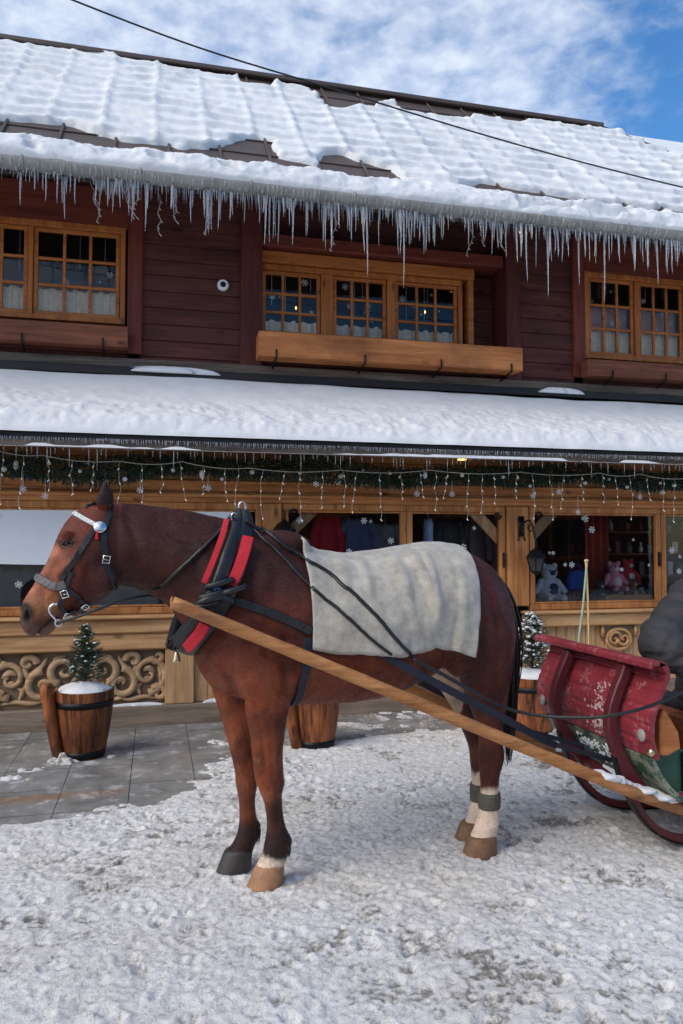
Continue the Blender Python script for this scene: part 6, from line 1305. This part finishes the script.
# wall lanterns
def lantern(px, py, label, arm=True):
    v = VS-.17 if arm else VS-.07; c = at(px, py, v); t = thing('wall_lantern', label, 'lantern', (c.x, v, c.z)); s = .085
    def sq(r, z): return [(c.x+r*math.cos(a), v+r*math.sin(a), c.z+z) for a in np.linspace(0, 2*PI, 7)[:-1]]
    mb = MB(); mb.loft([sq(.105, .015), sq(.10, .03), sq(.055, .085), sq(.018, .105), sq(.012, .125)]); obj('cap', mb, M['iron'], t)
    mb = MB(); mb.loft([sq(.088, .014), sq(.052, -.10)]); obj('pane', mb, plain('smoked_glass', srgb(54, 58, 62), .12, vary=.2), t)
    mb = MB()
    for k in range(6):
        a = 2*PI*k/6; mb.tube([(c.x+.09*math.cos(a), v+.09*math.sin(a), c.z+.014), (c.x+.054*math.cos(a), v+.054*math.sin(a), c.z-.10)], .0055, 6)
    mb.loft([sq(.056, -.10), sq(.05, -.112), sq(.02, -.13), sq(.008, -.145)]); obj('cage', mb, M['iron'], t)
    mb = MB()
    if arm:
        w0 = at(521, 527, VS-.05); mb.box(w0.x-.028, w0.x+.03, VS-.06, VS-.044, w0.z-.085, w0.z+.10); mb.tube(catmull([(w0.x, VS-.06, w0.z+.02), (w0.x+.06, VS-.12, w0.z+.055), (c.x, v, c.z+.17), (c.x+.01, v, c.z+.125)], 6), .009, 8)
        mb.tube([(w0.x+.07+.03*math.cos(a), VS-.11, w0.z-.01+.03*math.sin(a)) for a in np.linspace(0, 2*PI, 17)[:-1]], .006, 6, closed=True); mb.tube([(w0.x-.02, VS-.055, w0.z-.08), (w0.x-.035, VS-.06, w0.z-.13)], .007, 6); mb.tube([(w0.x+.02, VS-.055, w0.z-.08), (w0.x+.035, VS-.06, w0.z-.13)], .007, 6)
    else: mb.tube([(c.x, v, c.z+.12), (c.x, v, c.z+.18), (c.x, VS-.03, c.z+.19)], .008, 8)
    obj('bracket', mb, M['iron'], t, smooth=arm)
lantern(536, 560, 'black iron lantern on a bracket left of the right shop window'); lantern(284.5, 533, 'black iron lantern on the post above the collar of the horse', False)
# garland
GVv = 6.36
gl = MB(); rr = random.Random(11)
for s in range(21000):
    x = rr.uniform(-3.2, 5.6); cz = at(341, 472, GVv).z+.0+.025*math.sin(x*2.1)+.02*math.sin(x*5+1); r = .118*(.75+.5*vnoise(np.array([x*3.1]), np.array([4.]))[0]); a = rr.uniform(0, 2*PI); q = rr.random()**.5*r
    b = Vector((x, GVv+q*math.cos(a)*.7, cz+q*math.sin(a)*.85)); e = Vector((rr.gauss(0, .8), math.cos(a)*.8-.2, math.sin(a)-.5+rr.gauss(0, .4))).normalized()*rr.uniform(.025, .06); sd = e.cross(Vector((rr.gauss(0, 1), rr.gauss(0, 1), rr.gauss(0, 1)))).normalized()*rr.uniform(.004, .009)
    gl.add([b-sd, b+sd, b+e*.6+sd*.6, b+e], [(0, 1, 2, 3)])
gl.tube([(x, GVv, at(341, 472, GVv).z+.025*math.sin(x*2.1)+.02*math.sin(x*5+1)) for x in np.arange(-3.2, 5.6, .1)], .012, 6)
tag(obj('fir_garland', gl, NEED2, None), 'dark green fir garland strung under the lower canopy', 'garland')
# icicle lights: one hanging string, each drop a part
ls = thing('string_lights', 'pale wire of hanging icicle lights strung in front of the garland', 'string lights', (1.5, 6.24, 2.2))
LVv = 6.24; wire = MB(); pts = []
hook = [at(px, py, LVv) for px, py in ((-60, 446), (-10, 448), (42, 455), (120, 461), (182, 461.5), (250, 468), (340, 470), (430, 470), (520, 472), (600, 473), (640, 474), (690, 478), (740, 482))]
cat = []
for p, q in zip(hook[:-1], hook[1:]):
    for k in range(9): t = k/9; cat.append(p.lerp(q, t)+Vector((0, 0, -.025*4*t*(1-t))))
wire.tube(cat, .0038, 5); obj('wire', wire, M['string'], ls, smooth=True)
rr = random.Random(21); x = cat[2].x; k = 0
bulbs = MB()
while x < 5.4:
    zc = np.interp(x, [p.x for p in cat], [p.z for p in cat]); L = rr.choice((.22, .26, .30, .34, .40)); d = MB(); n = 7; P = []
    off = 0
    for i in range(n+1): off += rr.uniform(-.014, .014); P.append((x+off, LVv+rr.uniform(-.01, .01), zc-L*i/n))
    d.tube(catmull(P, 2), .0021, 5); o = obj('light_drop', d, M['string'], ls, smooth=True); b = MB()
    for i in range(1, n+1, 2): b.limb([Vector(P[i]), Vector(P[i])+Vector((rr.uniform(-.012, .012), -.008, -.014))], [.0036, .003], 6)
    obj('bulb_chain', b, M['bulb'], o, smooth=True); x += rr.uniform(.12, .2); k += 1
# baubles and hanging stars
bmeshes = []
mb = MB(); mb.ball((0, 0, 0), 1, 16); bme1 = mb.mesh('bauble'); mb = MB(); mb.ball((0, 0, 0), 1, 16, (.72, .72, 1.25)); bme2 = mb.mesh('bauble')
for b_ in (bme1, bme2): b_.polygons.foreach_set('use_smooth', [True]*len(b_.polygons)); b_.materials.append(plain('pearl_white', srgb(206, 206, 204), .35, vary=.1))
for i, (px, py, r) in enumerate(((4, 469, .022), (16, 465, .03), (49, 463, .016), (80, 471, .016), (88, 464, .014), (125, 479, .02), (173, 470, .018), (202, 474, .03), (222, 479, .015), (252, 472, .022), (300, 473, .016), (341, 476, .022), (363, 470, .014), (390, 473, .016), (425, 475, .028), (462, 475, .020), (446, 478, .012), (503, 477, .018), (518, 478, .012), (530, 486, .014), (585, 483, .018), (627, 487, .016), (609, 479, .014), (674, 485, .020), (660, 483, .014))):
    p = at(px, py, 6.30); o = bpy.data.objects.new('bauble', bme2 if r > .027 else bme1); C.objects.link(o); o.location = p; o.scale = (r, r, r)
    if r > .027: tag(o, ('drop shaped white bauble in the garland near the left picture edge', 'drop shaped white bauble hanging over the neck of the horse', 'drop shaped white bauble hanging above the middle shop window')[(px > 100)+(px > 300)], 'bauble', 'white baubles in the garland')
    else: tag(o, 'small round white bauble hanging in the fir garland', 'bauble', 'white baubles in the garland')
rr = random.Random(4)
for px, py in ((23, 489), (45, 496), (105, 482), (140, 490), (208, 488), (316, 484), (338, 482), (417, 494), (452, 494), (533, 496), (559, 492), (578, 512), (640, 497), (662, 492)):
    mb = MB(); p = at(px, py, 6.33); flake(mb, p.x, 6.33, p.z, .027); mb.box(p.x-.001, p.x+.001, 6.329, 6.331, p.z, p.z+.14); tag(obj('hanging_star', mb, M['white'], None), 'white paper snowflake hanging below the fir garland', 'snowflake', 'paper snowflakes under the garland')
mb = MB(); p = at(462, 460, 6.2); mb.lathe((p.x, 6.2, p.z), [(.036, 0), (.04, .008), (.03, .012), (.01, .016)], 20); tag(obj('ceiling_lamp', mb, M['candle'], None, smooth=True), 'small lit warm lamp under the edge of the lower canopy', 'lamp')
# light wires dangling among the upper icicles
for px, yt, yb in ((100, 182, 222), (92, 182, 213), (123, 185, 216), (138, 188, 218), (160, 195, 234), (180, 190, 222), (211, 196, 234), (333, 208, 250), (472, 216, 255), (505, 224, 250), (478, 222, 244)):
    mb = MB(); P = []; o_ = 0
    for i in range(7): o_ += rr.uniform(-.03, .03); q = at(px, yt+(yb-yt)*i/6, 6.3); P.append(q+Vector((o_, rr.uniform(-.01, .01), 0)))
    mb.tube(catmull(P, 3), .0035, 5)
    for q in P[1:]: mb.limb([q, q+Vector((.014, 0, -.014))], [.005, .004], 6)
    tag(obj('light_strand', mb, M['string'], None, smooth=True), 'crooked pale light wire dangling among the icicles', 'light wire', 'light wires among the icicles')
mb = MB(); p = at(521, 232, 6.3); mb.ball(p, .016, 8); tag(obj('lit_bulb', mb, M['candle'], None, smooth=True), 'single lit yellow bulb among the icicles right of the niche', 'bulb')
# overhead cable
a_, b_, c_ = at(60, -5, 4.6), at(330, 88, 4.9), at(690, 189, 5.2); mb = MB(); D = [a_+(a_-b_)*2.0+Vector((0, 0, .3))]+[a_, b_, c_]+[c_+(c_-b_)*2+Vector((0, 0, .35))]; mb.tube(catmull(D, 16), .0058, 6); tag(obj('overhead_cable', mb, M['cable'], None, smooth=True), 'thin black cable crossing the sky and the snowy roof', 'cable')
